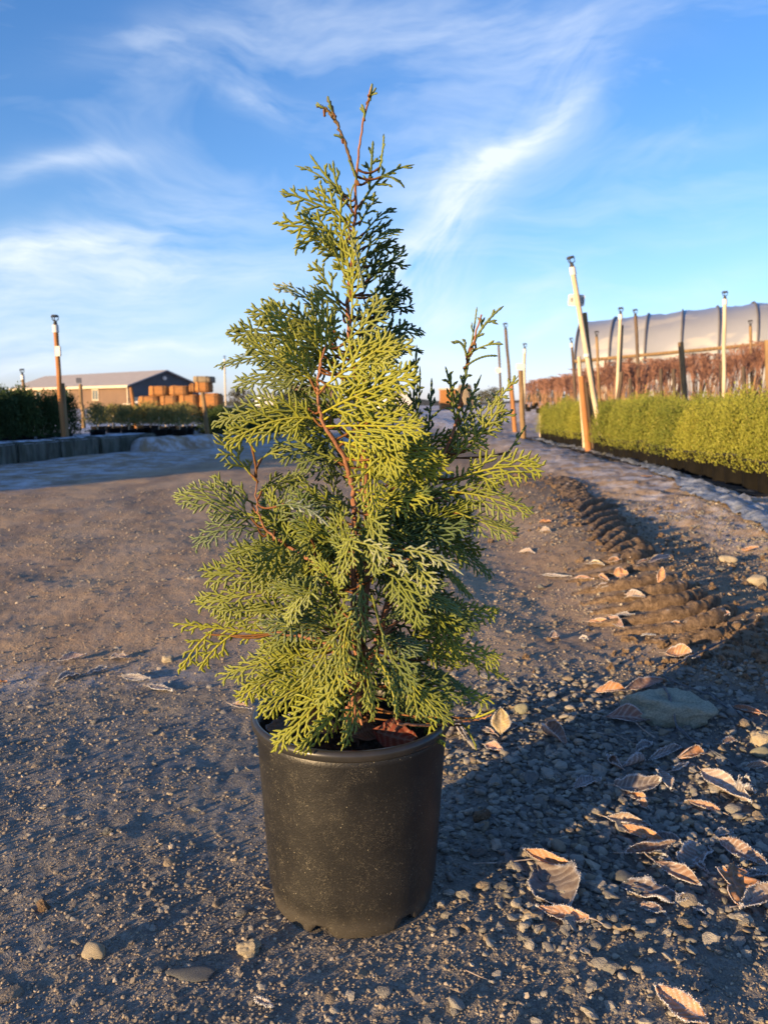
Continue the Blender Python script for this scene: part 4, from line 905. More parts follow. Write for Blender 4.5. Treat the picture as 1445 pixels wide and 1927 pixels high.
# ------------------------------------------------------------------ leaves
def leaf_mesh(L, W, curl, fold, twist, frost, seed, lobed=False, stalk=True):
    """ribbed, toothed leaf lying along +X, upper side +Z; the margin and the ribs carry rime"""
    rg = np.random.default_rng(seed); nu, nv = 44, 15
    u = np.linspace(0, 1, nu); v = np.linspace(-1, 1, nv)
    if lobed: out = (0.30 * np.sin(np.pi * np.clip(u, .02, .98)) ** .6 + 0.75 * np.exp(-((u - 0.42) / 0.075) ** 2) + 0.35 * np.exp(-((u - 0.72) / 0.07) ** 2) + 0.3 * np.exp(-((u - 0.2) / 0.06) ** 2))
    else: out = np.sin(math.pi * u ** rg.uniform(0.75, 1.15)) ** rg.uniform(0.72, 1.0)
    out = out * (1 + 0.07 * ((u * 21) % 1.0)) ; out[0] = out[-1] = 0.02
    out = out * (1 + 0.12 * fbm(u * 4, u * 0, 2, seed))
    U, V = np.meshgrid(u, v, indexing='ij')
    nr = int(rg.integers(7, 12))
    ph = (U * nr - np.abs(V) * 1.5) % 1.0
    rib = np.exp(-((ph - 0.5) / 0.13) ** 2); mid = np.exp(-(V / 0.07) ** 2)
    X = U * L; Y = V * out[:, None] * W / 2
    Zr = -W * 0.022 * rib * (1 - 0.5 * np.abs(V)) - mid * W * 0.02
    wav = W * 0.16 * fbm(U * 3 + seed, V * 1.5, 2, seed) * (0.4 + np.abs(V))
    Z = Zr + wav + fold * np.abs(V) ** 1.4 * out[:, None] * W / 2
    # roll across, then bend along the leaf
    a = V * curl * 1.2; rad = W / 2 / max(abs(curl * 1.2), 0.05)
    V_ = V; a = a * (1 + 0.5 * fbm(U * 2.0, V * 0 + seed, 2, seed + 1)) * np.where(V > 0, rg.uniform(.6, 1.3), rg.uniform(.6, 1.3))
    Y2 = np.sin(a) * rad * out[:, None]; Z = Z + (1 - np.cos(a)) * rad * out[:, None]
    Y = Y2
    b = (U - 0.5) * twist; X = np.sin(b) * L / max(abs(twist), 0.05); Z = Z - (1 - np.cos(b)) * L / max(abs(twist), 0.05) * np.sign(twist) * rg.choice([1, -1])
    vv = np.stack([X, Y, Z], 2).reshape(-1, 3)
    i = np.arange(nu - 1)[:, None] * nv; j = np.arange(nv - 1)[None]
    f = np.stack([i + j, i + j + 1, i + nv + j + 1, i + nv + j], 2).reshape(-1, 4)
    edge = (np.abs(V) > 0.93) | (U > 0.975)
    fr = frost * (0.30 + 0.65 * rib + 0.5 * mid) * (0.5 + 0.8 * (fbm(U * 5, V * 3, 2, seed + 9) * 0.5 + 0.5)) + edge * min(1.0, 0.55 + frost)
    ve = np.maximum(rib, mid)
    # solid: offset lower skin
    th = 0.0005; lo = vv - np.array((0, 0, th)); nn = len(vv)
    bd = []
    for q in range(nu - 1): bd += [(q * nv, (q + 1) * nv, (q + 1) * nv + nn, q * nv + nn), ((q + 1) * nv + nv - 1, q * nv + nv - 1, q * nv + nv - 1 + nn, (q + 1) * nv + nv - 1 + nn)]
    vs = np.concatenate([vv, lo]); fs = np.concatenate([f, f[:, ::-1] + nn, np.array(bd)])
    # crystals of rime on the margin
    rv, rf = [], []; base = len(vs)
    idx = np.where(edge.ravel())[0]
    for q in idx:
        for _ in range(2 if frost > 0.25 else 1):
            p = vv[q] + rg.normal(0, 0.0005, 3); s = rg.uniform(0.0005, 0.0014) * (0.6 + frost)
            d = rg.normal(0, 1, (4, 3)); d /= np.linalg.norm(d, axis=1)[:, None]; rv.append(p + d * s)
            o = base + 4 * (len(rv) - 1); rf += [(o, o + 1, o + 2), (o, o + 2, o + 3), (o, o + 3, o + 1), (o + 1, o + 3, o + 2)]
    vs = np.concatenate([vs] + rv); frs = np.concatenate([fr.ravel(), fr.ravel() * 0.6, np.ones(len(vs) - 2 * nn) * 1.2]); ves = np.concatenate([ve.ravel(), ve.ravel(), np.zeros(len(vs) - 2 * nn)])
    return mesh_from('leaf', vs, [fs, np.array(rf)], [M['leaf']], True, attrs={'frost': frs, 'vein': ves})
OR, BR, DR, GY, PL, YL, RD = (0.62, 0.27, 0.08), (0.26, 0.13, 0.07), (0.12, 0.065, 0.045), (0.17, 0.14, 0.13), (0.42, 0.30, 0.22), (0.55, 0.42, 0.18), (0.20, 0.035, 0.02)
LEAVES = [  # x0,y0 base; x1,y1 tip; width px; lift mm; roll deg (towards the camera +); curl; bend; colour; frost; label; [kind]
 (1075,1653, 983,1612, 30, 9, 25, 1.0, .4, OR, .45, 'curled orange leaf on top of the trio of leaves nearest the pot'),
 (1010,1638, 1068,1722, 62, 4, 10, .3, .2, GY, .35, 'broad dark leaf in the middle of the trio nearest the pot'),
 (1111,1740, 1008,1716, 36, 5, 30, .8, .5, OR, .6, 'orange leaf with a grey rimed upper half, lowest of the trio nearest the pot'),
 (1142,1545, 1225,1562, 22, 7, 40, .9, .2, PL, .7, 'pale half rolled leaf just above the long orange leaf'),
 (1250,1592, 1158,1562, 26, 10, 35, .7, .3, OR, .4, 'long bright orange leaf lying over a grey one, right of the gravel'),
 (1290,1601, 1225,1572, 20, 5, 20, .8, .2, GY, .6, 'narrow grey leaf sticking out from under the long orange leaf'),
 (1168,1618, 1266,1594, 36, 9, 40, 1.4, -.5, BR, .45, 'brown leaf curled up into a boat shape below the long orange leaf'),
 (1330,1596, 1285,1637, 40, 3, 0, .2, .1, BR, .8, 'small fan shaped leaf with bright white ribs'),
 (1229,1630, 1320,1674, 36, 9, 35, .8, .3, BR, .5, 'brown leaf with a white edge just above the dark ribbed leaf'),
 (1167,1671, 1280,1700, 42, 3, 5, .3, .2, DR, .6, 'dark flat leaf with fine white ribs, below the boat shaped leaf'),
 (1270,1699, 1301,1690, 12, 3, 20, .8, .2, BR, .6, 'small rolled scrap at the tip of the dark ribbed leaf'),
 (1354,1583, 1445,1638, 32, 6, 25, .5, .2, BR, .75, 'reddish brown leaf with strong white ribs reaching the right edge'),
 (1375,1640, 1390,1730, 82, 10, 25, .5, .3, OR, .35, 'bright orange lobed leaf like a star, near the right edge', 'lobed'),
 (1386,1724, 1447,1690, 30, 12, 20, 1.1, -.5, PL, .75, 'pale frosted leaf curling against the star shaped orange leaf'),
 (1384,1662, 1450,1650, 14, 4, 10, 1.0, .2, GY, .6, 'thin grey rolled leaf behind the star shaped orange leaf'),
 (1321,1466, 1414,1518, 38, 9, 25, .7, .3, PL, .85, 'large pale leaf ribbed with white frost, upper right of the pile'),
 (1380,1494, 1420,1500, 30, 5, 10, 1.2, .4, GY, .9, 'crumpled white frosted scrap against the large pale leaf'),
 (1356,1526, 1288,1508, 20, 6, 45, 1.4, .2, (.5,.26,.16), .5, 'small reddish leaf folded like a pod below the large pale leaf'),
 (1148,1497, 1242,1486, 40, 14, 25, .7, .9, GY, .45, 'grey arched leaf bent over a ribbed orange one'),
 (1166,1490, 1218,1510, 24, 4, 20, .4, .1, OR, .45, 'small ribbed orange leaf tucked under the grey arched leaf'),
 (1144,1435, 1174,1460, 28, 8, 40, 1.5, -.4, BR, .7, 'brown curled leaf at the left of the frosty cluster by the pale rock'),
 (1172,1456, 1216,1440, 34, 9, 30, 1.8, .8, DR, .9, 'dark leaf rolled into a ring with thick white rims'),
 (1222,1438, 1284,1420, 20, 7, 30, 1.0, .5, GY, .9, 'long grey frosted leaf lying left of the bright curled orange leaf'),
 (1328,1430, 1272,1442, 30, 12, 35, 1.5, .6, OR, .5, 'orange leaf with a turned up white edged lip in the upper cluster'),
 (1079,1490, 1130,1478, 24, 3, 5, .2, .1, GY, .7, 'small grey ribbed leaf lying alone left of the cluster'),
 (1238,1460, 1262,1490, 20, 5, 10, .6, .2, PL, .7, 'small pale leaf in the gap below the upper cluster'),
 (1396,1448, 1450,1446, 14, 5, 35, .6, .3, BR, .4, 'brown leaf with an orange underside at the right edge above the pile'),
 (1345,1570, 1380,1561, 14, 4, 10, .3, .2, PL, .95, 'tiny skeleton leaf, almost white, above the reddish ribbed leaf'),
 (1119,1307, 1182,1308, 22, 14, 35, .9, .7, OR, .45, 'wavy orange leaf left of the pale rock top'),
 (1245,1293, 1174,1306, 22, 12, 30, .8, .3, (.42,.22,.15), .45, 'pinkish brown leaf pointing to the wire behind the pale rock'),
 (1139,1359, 1226,1362, 26, 16, 30, .5, .3, (.26,.10,.06), .45, 'dark red ribbed leaf leaning on the front of the pale rock'),
 (931,1387, 903,1374, 16, 6, 30, .8, .3, (.55,.26,.16), .45, 'small orange leaf at the foot of the upright yellow leaf'),
 (940,1384, 975,1372, 16, 6, 30, 1.0, .3, DR, .5, 'small dark brown leaf right of the upright yellow leaf'),
 (1024,1386, 1066,1410, 36, 8, 20, 1.3, .8, (.40,.24,.18), .6, 'crumpled pink brown leaf on the gravel between pot and rock'),
 (912,1408, 948,1420, 13, 4, 20, .6, .4, (.55,.26,.16), .5, 'flat orange scrap beside the pot rim'),
 (860,1372, 880,1402, 20, 8, 30, 1.5, .4, PL, .8, 'pale leaf curled up tight against the pot on its right'),
 (1431,1354, 1372,1332, 13, 5, 20, .5, .2, (.5,.18,.08), .1, 'narrow rust red leaf right of the pale rock'),
 (1330,1945, 1230,1877, 44, 8, 15, .5, .3, OR, .75, 'pale orange leaf cut off by the bottom edge'),
 (1249,1240, 1300,1240, 26, 14, 30, .9, .8, OR, .55, 'orange ribbed leaf arched over the mud behind the rock'),
 (1285,1252, 1320,1239, 12, 4, 10, .5, .2, GY, .9, 'narrow grey white ribbed leaf below the arched leaf on the mud'),
 (1108,1173, 1148,1173, 15, 10, 30, .8, .4, OR, .5, 'orange leaf at the left end of the lowest tyre ridge'),
 (1144,1166, 1174,1188, 24, 8, 40, .8, .3, (.40,.20,.12), .6, 'round brown leaf tilted on the lowest tyre ridge'),
 (1150,1165, 1194,1166, 9, 16, 20, .5, .1, GY, .95, 'thin frosted leaf edge running along a tyre ridge'),
 (1257,1184, 1285,1186, 16, 12, 45, 1.2, .3, OR, .7, 'small round leaf cupped in the right part of the ridges'),
 (1327,1167, 1372,1167, 12, 26, 20, .6, .3, (.55,.22,.14), .6, 'pinkish leaf on top of the mud lumps at the right'),
 (1103,1068, 1136,1068, 16, 14, 30, .9, .5, YL, .7, 'yellowish leaf at the left end of the upper ridges'),
 (1078,1093, 1117,1094, 9, 10, 20, .5, .2, OR, .5, 'flat orange leaf edge left of the tyre ridges'),
 (1154,1087, 1182,1086, 26, 18, 55, .5, .2, OR, .4, 'bright orange leaf standing on a tyre ridge'),
 (1120,1114, 1164,1106, 12, 14, 20, .9, .4, PL, .95, 'white frosted leaf across the middle ridges'),
 (1168,1130, 1214,1129, 13, 14, 20, .8, .5, PL, .7, 'pale wavy leaf in the furrow between two ridges'),
 (1222,1066, 1262,1055, 18, 22, 30, .9, .3, (.5,.3,.2), .8, 'large pale leaf on the shoulder of the upper ridges'),
 (1140,1064, 1168,1060, 12, 18, 30, .9, .3, OR, .5, 'little orange leaf among the upper ridges'),
 (1170,1052, 1186,1056, 8, 20, 20, .6, .3, OR, .3, 'tiny rust leaf on the dark upper ridge'),
 (1020,1088, 1076,1088, 8, 4, 15, .6, .3, GY, .8, 'long thin frosted leaf lying on the smooth wheel rut'),
 (1016,1002, 1036,1002, 11, 6, 20, .8, .3, PL, .7, 'pinkish leaf on the rut in front of the dark stone'),
 (1014,986, 1038,984, 9, 4, 20, .5, .2, OR, .2, 'orange leaf higher up the smooth wheel rut'),
 (976,1041, 1006,1041, 8, 4, 20, .6, .3, PL, .7, 'pale twisted leaf on the rut closest to the conifer'),
 (1394,1036, 1427,1033, 14, 8, 25, .7, .3, OR, .4, 'orange leaf alone on the stony bank at the right'),
 (1205,898, 1227,897, 8, 8, 25, .5, .2, OR, .3, 'small orange leaf far up the stony bank'),
 (1032,1205, 1054,1203, 12, 5, 20, .8, .3, (.36,.22,.18), .6, 'little pinkish leaf on the flat ground left of the ridges'),
 (1090,1203, 1106,1206, 12, 5, 20, 1.2, .3, PL, .9, 'little white curled leaf on the flat ground below the ridges'),
 (1205,1202, 1232,1202, 6, 6, 10, .5, .2, GY, 1.0, 'flat white leaf scrap under the lowest ridge'),
 (1196,1424, 1226,1408, 18, 7, 20, 1.3, .6, GY, .95, 'crumpled white rimmed scrap above the ring shaped dark leaf'),
 (1262,1462, 1292,1448, 14, 6, 25, 1.2, .5, PL, .85, 'short frosted scrap between the lipped orange leaf and the large pale leaf'),
 (1218,1524, 1196,1514, 12, 4, 20, .9, .4, OR, .5, 'tiny orange scrap below the ribbed leaf under the grey arch'),
 (1308,1634, 1330,1648, 16, 5, 25, 1.1, .4, BR, .8, 'small brown scrap between the fan shaped leaf and the star shaped one'),
 (1240,1618, 1262,1626, 14, 4, 30, 1.2, .4, DR, .8, 'small dark curl under the right end of the boat shaped leaf'),
 (1206,1706, 1252,1722, 20, 4, 15, .7, .3, BR, .6, 'brown leaf end poking out below the dark ribbed leaf'),
 (1300,1706, 1334,1722, 16, 2, 5, .4, .2, GY, .5, 'flat grey leaf sunk between pebbles right of the rolled scrap'),
 (1356,1408, 1386,1400, 12, 6, 20, .9, .4, BR, .6, 'small brown leaf in front of the buff stone'),
 (1196,1066, 1222,1060, 10, 16, 25, .9, .4, OR, .6, 'small orange leaf right of the bright one standing on the ridges'),
 (1128,1090, 1146,1096, 10, 14, 25, 1.1, .4, OR, .6, 'small rust leaf in the second furrow of the ridges'),
 (1062,982, 1080,976, 7, 10, 25, .9, .4, PL, .6, 'pale speck of a leaf at the start of the short ridges'),
 (1058,948, 1080,944, 7, 8, 25, .9, .4, OR, .4, 'orange leaf far up beside the short ridges'),
 (109,1250, 164,1237, 14, 9, 25, .6, .4, (.42,.24,.16), .8, 'long frosted leaf leaning on the left side of the road swell'),
 (-6,1292, 16,1290, 10, 5, 20, .5, .2, OR, .1, 'orange leaf at the left edge'),
 (166,1274, 202,1261, 12, 5, 15, .9, .4, GY, .95, 'white crumpled leaf in the frosty litter on the left'),
 (106,1290, 150,1276, 12, 5, 15, .9, .4, GY, .95, 'frosted leaf at the left end of the frosty litter'),
 (232,1280, 284,1284, 14, 6, 20, .6, .4, GY, .9, 'grey white ragged leaf at the right end of the frosty litter'),
 (209,1242, 243,1238, 12, 5, 20, .6, .2, (.36,.25,.20), .6, 'pinkish leaf above the frosty litter on the left'),
 (278,1294, 326,1303, 14, 3, 5, .4, .2, GY, .9, 'flat whitish leaf in the shade right of the frosty litter'),
 (436,1332, 476,1341, 15, 6, 25, .9, .4, BR, .6, 'brown leaf half hidden behind the left of the pot'),
 (481,1892, 512,1906, 14, 5, 20, .8, .3, PL, .7, 'pale leaf scrap near the bottom edge below the pot'),
]
def leaf_matrix(x0, y0, x1, y1, lift, roll):
    A = ground_at(x0, y0); B = ground_at(x1, y1)
    A.z = H(A.x, A.y) + lift; B.z = H(B.x, B.y) + lift
    return A, B
def build_leaves():
    for k, row in enumerate(LEAVES):
        x0, y0, x1, y1, wpx, lift, roll, curl, bend, colr, frost, lab = row[:12]
        lob = len(row) > 12
        A, B = leaf_matrix(x0, y0, x1, y1, lift / 1000, roll)
        L = (B - A).length; mid = (A + B) / 2
        dist = mid.length; W = wpx / FPX * dist * (1.15 if roll > 20 else 1.5)
        X = (B - A).normalized(); up = Vector((0, 0, 1)); Y = up.cross(X).normalized(); Z = X.cross(Y)
        # roll so that the upper side turns to the camera
        sgn = 1 if Z.cross(X).dot(Vector((0, 1, 0))) < 0 else -1
        rt = Matrix.Rotation(R(roll) * sgn, 3, X); Y, Z = rt @ Y, rt @ Z
        if Z.dot(Vector((0, -1, 0))) < 0 and roll: 
            rt = Matrix.Rotation(-2 * R(roll) * sgn, 3, X); Y, Z = rt @ Y, rt @ Z
        me = leaf_mesh(L, W, curl * 1.15, 0.2, bend * 1.3, frost * 0.8, 900 + k, lob)
        mesh_mid = np.array([v.co[:] for v in me.vertices]).reshape(-1, 3)
        cx_ = (mesh_mid[:, 0].min() + mesh_mid[:, 0].max()) / 2
        Mx = Matrix((X, Y, Z)).transposed().to_4x4()
        Mx.translation = mid - X * cx_
        low = min((Mx @ Vector(v)).z - 0 for v in mesh_mid[::9])
        g = H(mid.x, mid.y); 
        if low < g - 0.001: Mx.translation.z += min(g - 0.001 - low, 0.02)
        elif low > g + 0.004: Mx.translation.z -= (low - g - 0.003) * 0.6
        o = thing('fallen_leaf', lab, 'leaf', group='frosted fallen leaves', data=me)
        o.matrix_world = Mx; o.color = (*colr, 1)
        # stalk
        if L > 0.03:
            p0 = np.array((mesh_mid[:, 0].min(), 0, np.interp(0, [0, 1], [mesh_mid[0][2], 0])))
            st = MB().tube([p0 + np.array((0.002, 0, 0)), p0 + np.array((-0.006, 0.001, 0.0)), p0 + np.array((-0.012, 0.003, -0.001))], [0.0008, 0.0007, 0.0008], 5).mesh('stalk', [M['twig']], True)
            link('stalk', st, o)
    # the yellow leaf standing upright by the pot
    A = ground_at(941, 1384); me = leaf_mesh(0.046, 0.030, 0.3, 0.1, 0.4, 0.3, 77)
    o = thing('fallen_leaf', 'yellow veined leaf standing upright between pebbles right of the pot', 'leaf', (A.x, A.y, H(A.x, A.y) + 0.028), (R(0), R(-80), R(0)), 'frosted fallen leaves', me)
    Mx = Matrix(((0.08, 1, 0.0), (0.25, 0, -0.97), (0.96, 0.02, 0.25))).to_4x4(); Mx.translation = Vector((A.x, A.y, H(A.x, A.y) + 0.026)); o.matrix_world = Mx; o.color = (*YL, 1)
    A = ground_at(1240, 1112); me = leaf_mesh(0.05, 0.02, 0.3, 0.1, 0.4, 0.3, 78)
    o = thing('fallen_leaf', 'pale orange leaf standing on its tip among the ridges', 'leaf', group='frosted fallen leaves', data=me)
    Mx = Matrix(((0.25, 0.95, 0.0), (0.2, 0, -0.97), (0.94, -0.3, 0.25))).to_4x4(); Mx.translation = Vector((A.x, A.y, H(A.x, A.y) + 0.045)); o.matrix_world = Mx; o.color = (*OR, 1)
    # leaves lying in the pot
    for (a, b, c, d, w, z, roll, col, fr, lab) in [
        (703,1378, 793,1398, .036, .200, 38, RD, 0.0, 'dark red leaf lying in the pot at the foot of the plant'),
        (660,1382, 716,1366, .034, .197, 38, (.22,.10,.05), 0.0, 'brown leaf lying in the pot left of the dark red one'),
        (500,1352, 530,1392, .026, .197, 20, (.34,.20,.11), .1, 'curled tan leaf inside the left wall of the pot'),
        (745,1342, 792,1338, .030, .200, 40, (.34,.20,.07), .0, 'yellowish brown leaf at the back of the pot'),
        (575,1376, 618,1340, .036, .200, 45, (.40,.20,.11), .0, 'light brown leaf under the low sprays in the pot')]:
        p, q = pxdir(a, b), pxdir(c, d); p = p * ((z - CAMZ) / p.z); q = q * ((z - CAMZ) / q.z)
        A, B = Vector((p.x, p.y, z)), Vector((q.x, q.y, z)); L = (B - A).length
        def keep_in(P):
            d_ = Vector((P.x + 0.034, P.y - 0.855)); r = d_.length
            if r > 0.088: d_ *= 0.088 / r
            return Vector((d_.x - 0.034, d_.y + 0.855, P.z))
        A, B = keep_in(A), keep_in(B); L = (B - A).length
        X = (B - A).normalized(); Y = Vector((0, 0, 1)).cross(X).normalized(); Z = X.cross(Y)
        rt = Matrix.Rotation(R(roll), 3, X)
        if (rt @ Z).y > 0: rt = Matrix.Rotation(-R(roll), 3, X)
        Y, Z = rt @ Y, rt @ Z
        me = leaf_mesh(L, w, 0.6, 0.15, 0.5, fr, int(a))
        for at_ in ('frost',):
            if fr == 0: me.attributes['frost'].data.foreach_set('value', np.zeros(len(me.vertices), np.float32))
        Mx = Matrix((X, Y, Z)).transposed().to_4x4(); Mx.translation = (A + B) / 2; 
        o = thing('dead_leaf', lab, 'leaf', group='dead leaves in the pot', data=me); o.matrix_world = Mx; o.color = (*col, 1)
build_leaves()

# ------------------------------------------------------------------ single stones, wire, twigs
def stone(px, py, w, dpt, h, label, mat, seed, ang=False, name='stone', sub=3):
    g = ground_at(px, py)
    me = rock_mesh(name, mat, sub, 1.0, 0.35, seed, ang)
    return thing(name, label, 'stone', (g.x, g.y, H(g.x, g.y) + h * 0.30), (0, 0, random.uniform(-0.4, 0.4)), None, me, (w / 2, dpt / 2, h / 2))
def build_small():
    o = stone(1258, 1350, 0.114, 0.100, 0.064, 'large pale green grey stone on the right with a wire over it', M['rock'], 5, False, 'stone', 5)
    o.rotation_euler = (0, 0, -0.1)
    me = o.data
    from mathutils import noise as mn
    for v in me.vertices:
        v.co *= 1 + 0.30 * mn.noise(v.co * 1.7 + Vector((7, 3, 1))) + 0.16 * abs(mn.noise(v.co * 4.0)) + 0.05 * mn.noise(v.co * 13)
        if v.co.z > 0.75: v.co.z = 0.75 + (v.co.z - 0.75) * 0.4
    M['greenpeb'] = simple('greenish_pebble', (0.26, 0.25, 0.17), (0.17, 0.17, 0.13), 30, 0.8, 0.3, 0.001)
    M['buff'] = simple('buff_stone', (0.42, 0.36, 0.25), (0.26, 0.22, 0.16), 30, 0.8, 0.3, 0.001)
    M['slate'] = simple('grey_stone', (0.14, 0.145, 0.14), (0.09, 0.09, 0.088), 30, 0.8, 0.3, 0.001)
    for a in [(982, 1342, .030, .024, .020, 'round yellowish green pebble right of the upright leaf', M['greenpeb'], 11),
              (912, 1338, .030, .026, .020, 'dull brown grey pebble just right of the conifer', M['slate'], 12),
              (1434, 1402, .040, .036, .034, 'square buff stone at the right edge behind the leaf pile', M['buff'], 13, True),
              (1428, 1424, .024, .02, .018, 'small yellow stone below the square buff stone', M['greenpeb'], 14),
              (1172, 1658, .024, .022, .012, 'flat grey green stone left of the dark ribbed leaf', M['slate'], 15),
              (178, 1797, .026, .022, .014, 'buff flat topped stone in the lower left gravel', M['buff'], 16),
              (362, 1836, .040, .026, .006, 'flat pale stone sunk in the ground left of the pot foot', M['slate'], 17),
              (316, 1244, .028, .02, .018, 'pinkish stone on the road swell left of the conifer', M['buff'], 18),
              (1018, 1108, .022, .02, .016, 'small dark stone with a white cap on the wheel rut', M['slate'], 19),
              (1425, 1100, .06, .05, .04, 'pale stone on the stony bank at the right edge', M['buff'], 20),
              (1368, 1060, .05, .04, .03, 'whitish stone on the stony bank below the orange leaf', M['buff'], 21),
              (82, 1712, .016, .013, .014, 'small orange brown clod lower left', M['mud'], 22, True),
              (468, 1795, .022, .02, .018, 'frosty crumbly clod left of the pot foot', M['buff'], 23, True),
              (205, 1570, .016, .012, .009, 'dark grey angular stone in the shade left of the pot', M['slate'], 24, True),
              (320, 1495, .014, .009, .005, 'flat light pebble left of the pot', M['buff'], 25),
              (905, 1548, .026, .022, .020, 'dark lumpy clod among the gravel right of the pot', M['mud'], 26, True),
              (900, 1610, .022, .02, .014, 'pointed dark stone in the gravel right of the pot', M['slate'], 27, True)]:
        stone(*a)
    def wire(pts, r, name, label, cat, mat, twist=0, lift=0.006):
        P = [];
        for a, b, l in pts:
            g = ground_at(a, b); P.append((g.x, g.y, H(g.x, g.y) + l))
        P = np.array(P); t = np.linspace(0, len(P) - 1, len(P) * 14); Q = np.stack([np.interp(t, np.arange(len(P)), P[:, k]) for k in range(3)], 1)
        for _ in range(5): Q[1:-1] = (Q[:-2] + 2 * Q[1:-1] + Q[2:]) / 4
        Q[:, 2] = np.maximum(Q[:, 2], height(Q[:, 0], Q[:, 1]) + r)
        mb = MB()
        if twist:
            for s in (0, math.pi):
                q = Q + np.stack([np.cos(t * twist + s) * r * 1.1, t * 0, np.sin(t * twist + s) * r * 1.1], 1); mb.tube(q, r, 5)
        else: mb.tube(Q, r * np.linspace(1.1, 0.6, len(Q)), 6)
        thing(name, label, cat, data=mb.mesh(name, [mat], True))
    wire([(1360, 1232, .02), (1325, 1243, .02), (1290, 1262, .012), (1258, 1275, .012), (1246, 1290, .014), (1270, 1300, .012), (1310, 1316, .012), (1336, 1322, .012), (1360, 1340, .01), (1390, 1352, .006), (1420, 1372, .005)], 0.0013, 'wire', 'twisted black wire looping behind the pale stone', 'wire', M['wire'], 3)
    wire([(1246, 1338, .046), (1256, 1350, .044), (1262, 1368, .034), (1272, 1382, .012), (1300, 1400, .006), (1330, 1420, .006), (1380, 1445, .004), (1445, 1480, .004)], 0.0014, 'wire', 'thin black wire running over the pale stone to the right edge', 'wire', M['wire'], 3)
    wire([(1120, 1390, .005), (1160, 1392, .006), (1190, 1405, .006), (1218, 1418, .004)], 0.0011, 'twig', 'thin pale twig lying in front of the pale stone', 'twig', M['twig'])
    wire([(890, 1632, .004), (950, 1630, .005), (1010, 1624, .006), (1060, 1632, .006), (1115, 1650, .004)], 0.0010, 'twig', 'long thin twig passing under the orange leaf of the trio', 'twig', M['twig'])
    wire([(876, 1828, .002), (900, 1842, .003), (918, 1848, .002)], 0.0007, 'twig', 'short straw stalk below the pot on the right', 'twig', M['twig'])
    wire([(1232, 1396, .008), (1208, 1385, .012), (1195, 1372, .01)], 0.0016, 'twig', 'curled stalk at the foot of the dark red leaf', 'twig', M['twig'])
build_small()

# ------------------------------------------------------------------ nursery around
def bushy(name, mat, hgt, rad, n, seed, shape='cone', leaf=0.02, base=0.1, lean=0.3):
    """crown of many small leaf blades round upright shoots"""
    rg = np.random.default_rng(seed)
    nb = max(8, n // 26); C = []
    V, F = [], []
    for b in range(nb):
        a = rg.uniform(0, 6.28); rr = rad * math.sqrt(rg.random()) * 0.92; top = hgt * (rg.uniform(0.78, 1.05) - 0.18 * rr / rad if shape == 'cone' else rg.uniform(0.86, 1.02))
        if shape == 'round': top = base + (hgt - base) * (0.55 + 0.45 * math.sqrt(max(0, 1 - (rr / rad) ** 2))) * rg.uniform(0.85, 1.05)
        x0, y0 = rr * math.cos(a), rr * math.sin(a)
        for k in range(n // nb):
            t = rg.random() ** 0.8; z = base + (top - base) * t
            sp = rad * 0.30 * (1 - 0.7 * t) + leaf * 0.4
            c = np.array((x0 * (1.0 - 0.25 * t) + rg.normal(0, sp), y0 * (1.0 - 0.25 * t) + rg.normal(0, sp), z))
            d = nrmz(np.array((c[0] * 1.2 + rg.normal(0, .03), c[1] * 1.2 + rg.normal(0, .03), rad * 1.3 + rg.uniform(0, .05)))); d = nrmz(d + rg.normal(0, .35, 3))
            s = nrmz(np.cross(d, rg.normal(0, 1, 3))); l = leaf * rg.uniform(.8, 1.7); w = leaf * rg.uniform(.22, .42)
            q = np.cross(d, s) * w * 0.5
            o = len(V); V += [c, c + d * l * .45 + s * w + q, c + d * l, c + d * l * .45 - s * w + q]; F.append((o, o + 1, o + 2, o + 3))
    return mesh_from(name, np.array(V), np.array(F), [mat], False)
def pot_mesh(r=0.1, h=0.2):
    return MB().lathe([(0.0, 0.0), (r * .84, 0.0), (r * 0.97, h * .9), (r * 1.04, h * .9), (r * 1.05, h), (r * .97, h), (r * .94, h * .85), (0, h * .84)], 14).mesh('pot', [M['potblack']], True)

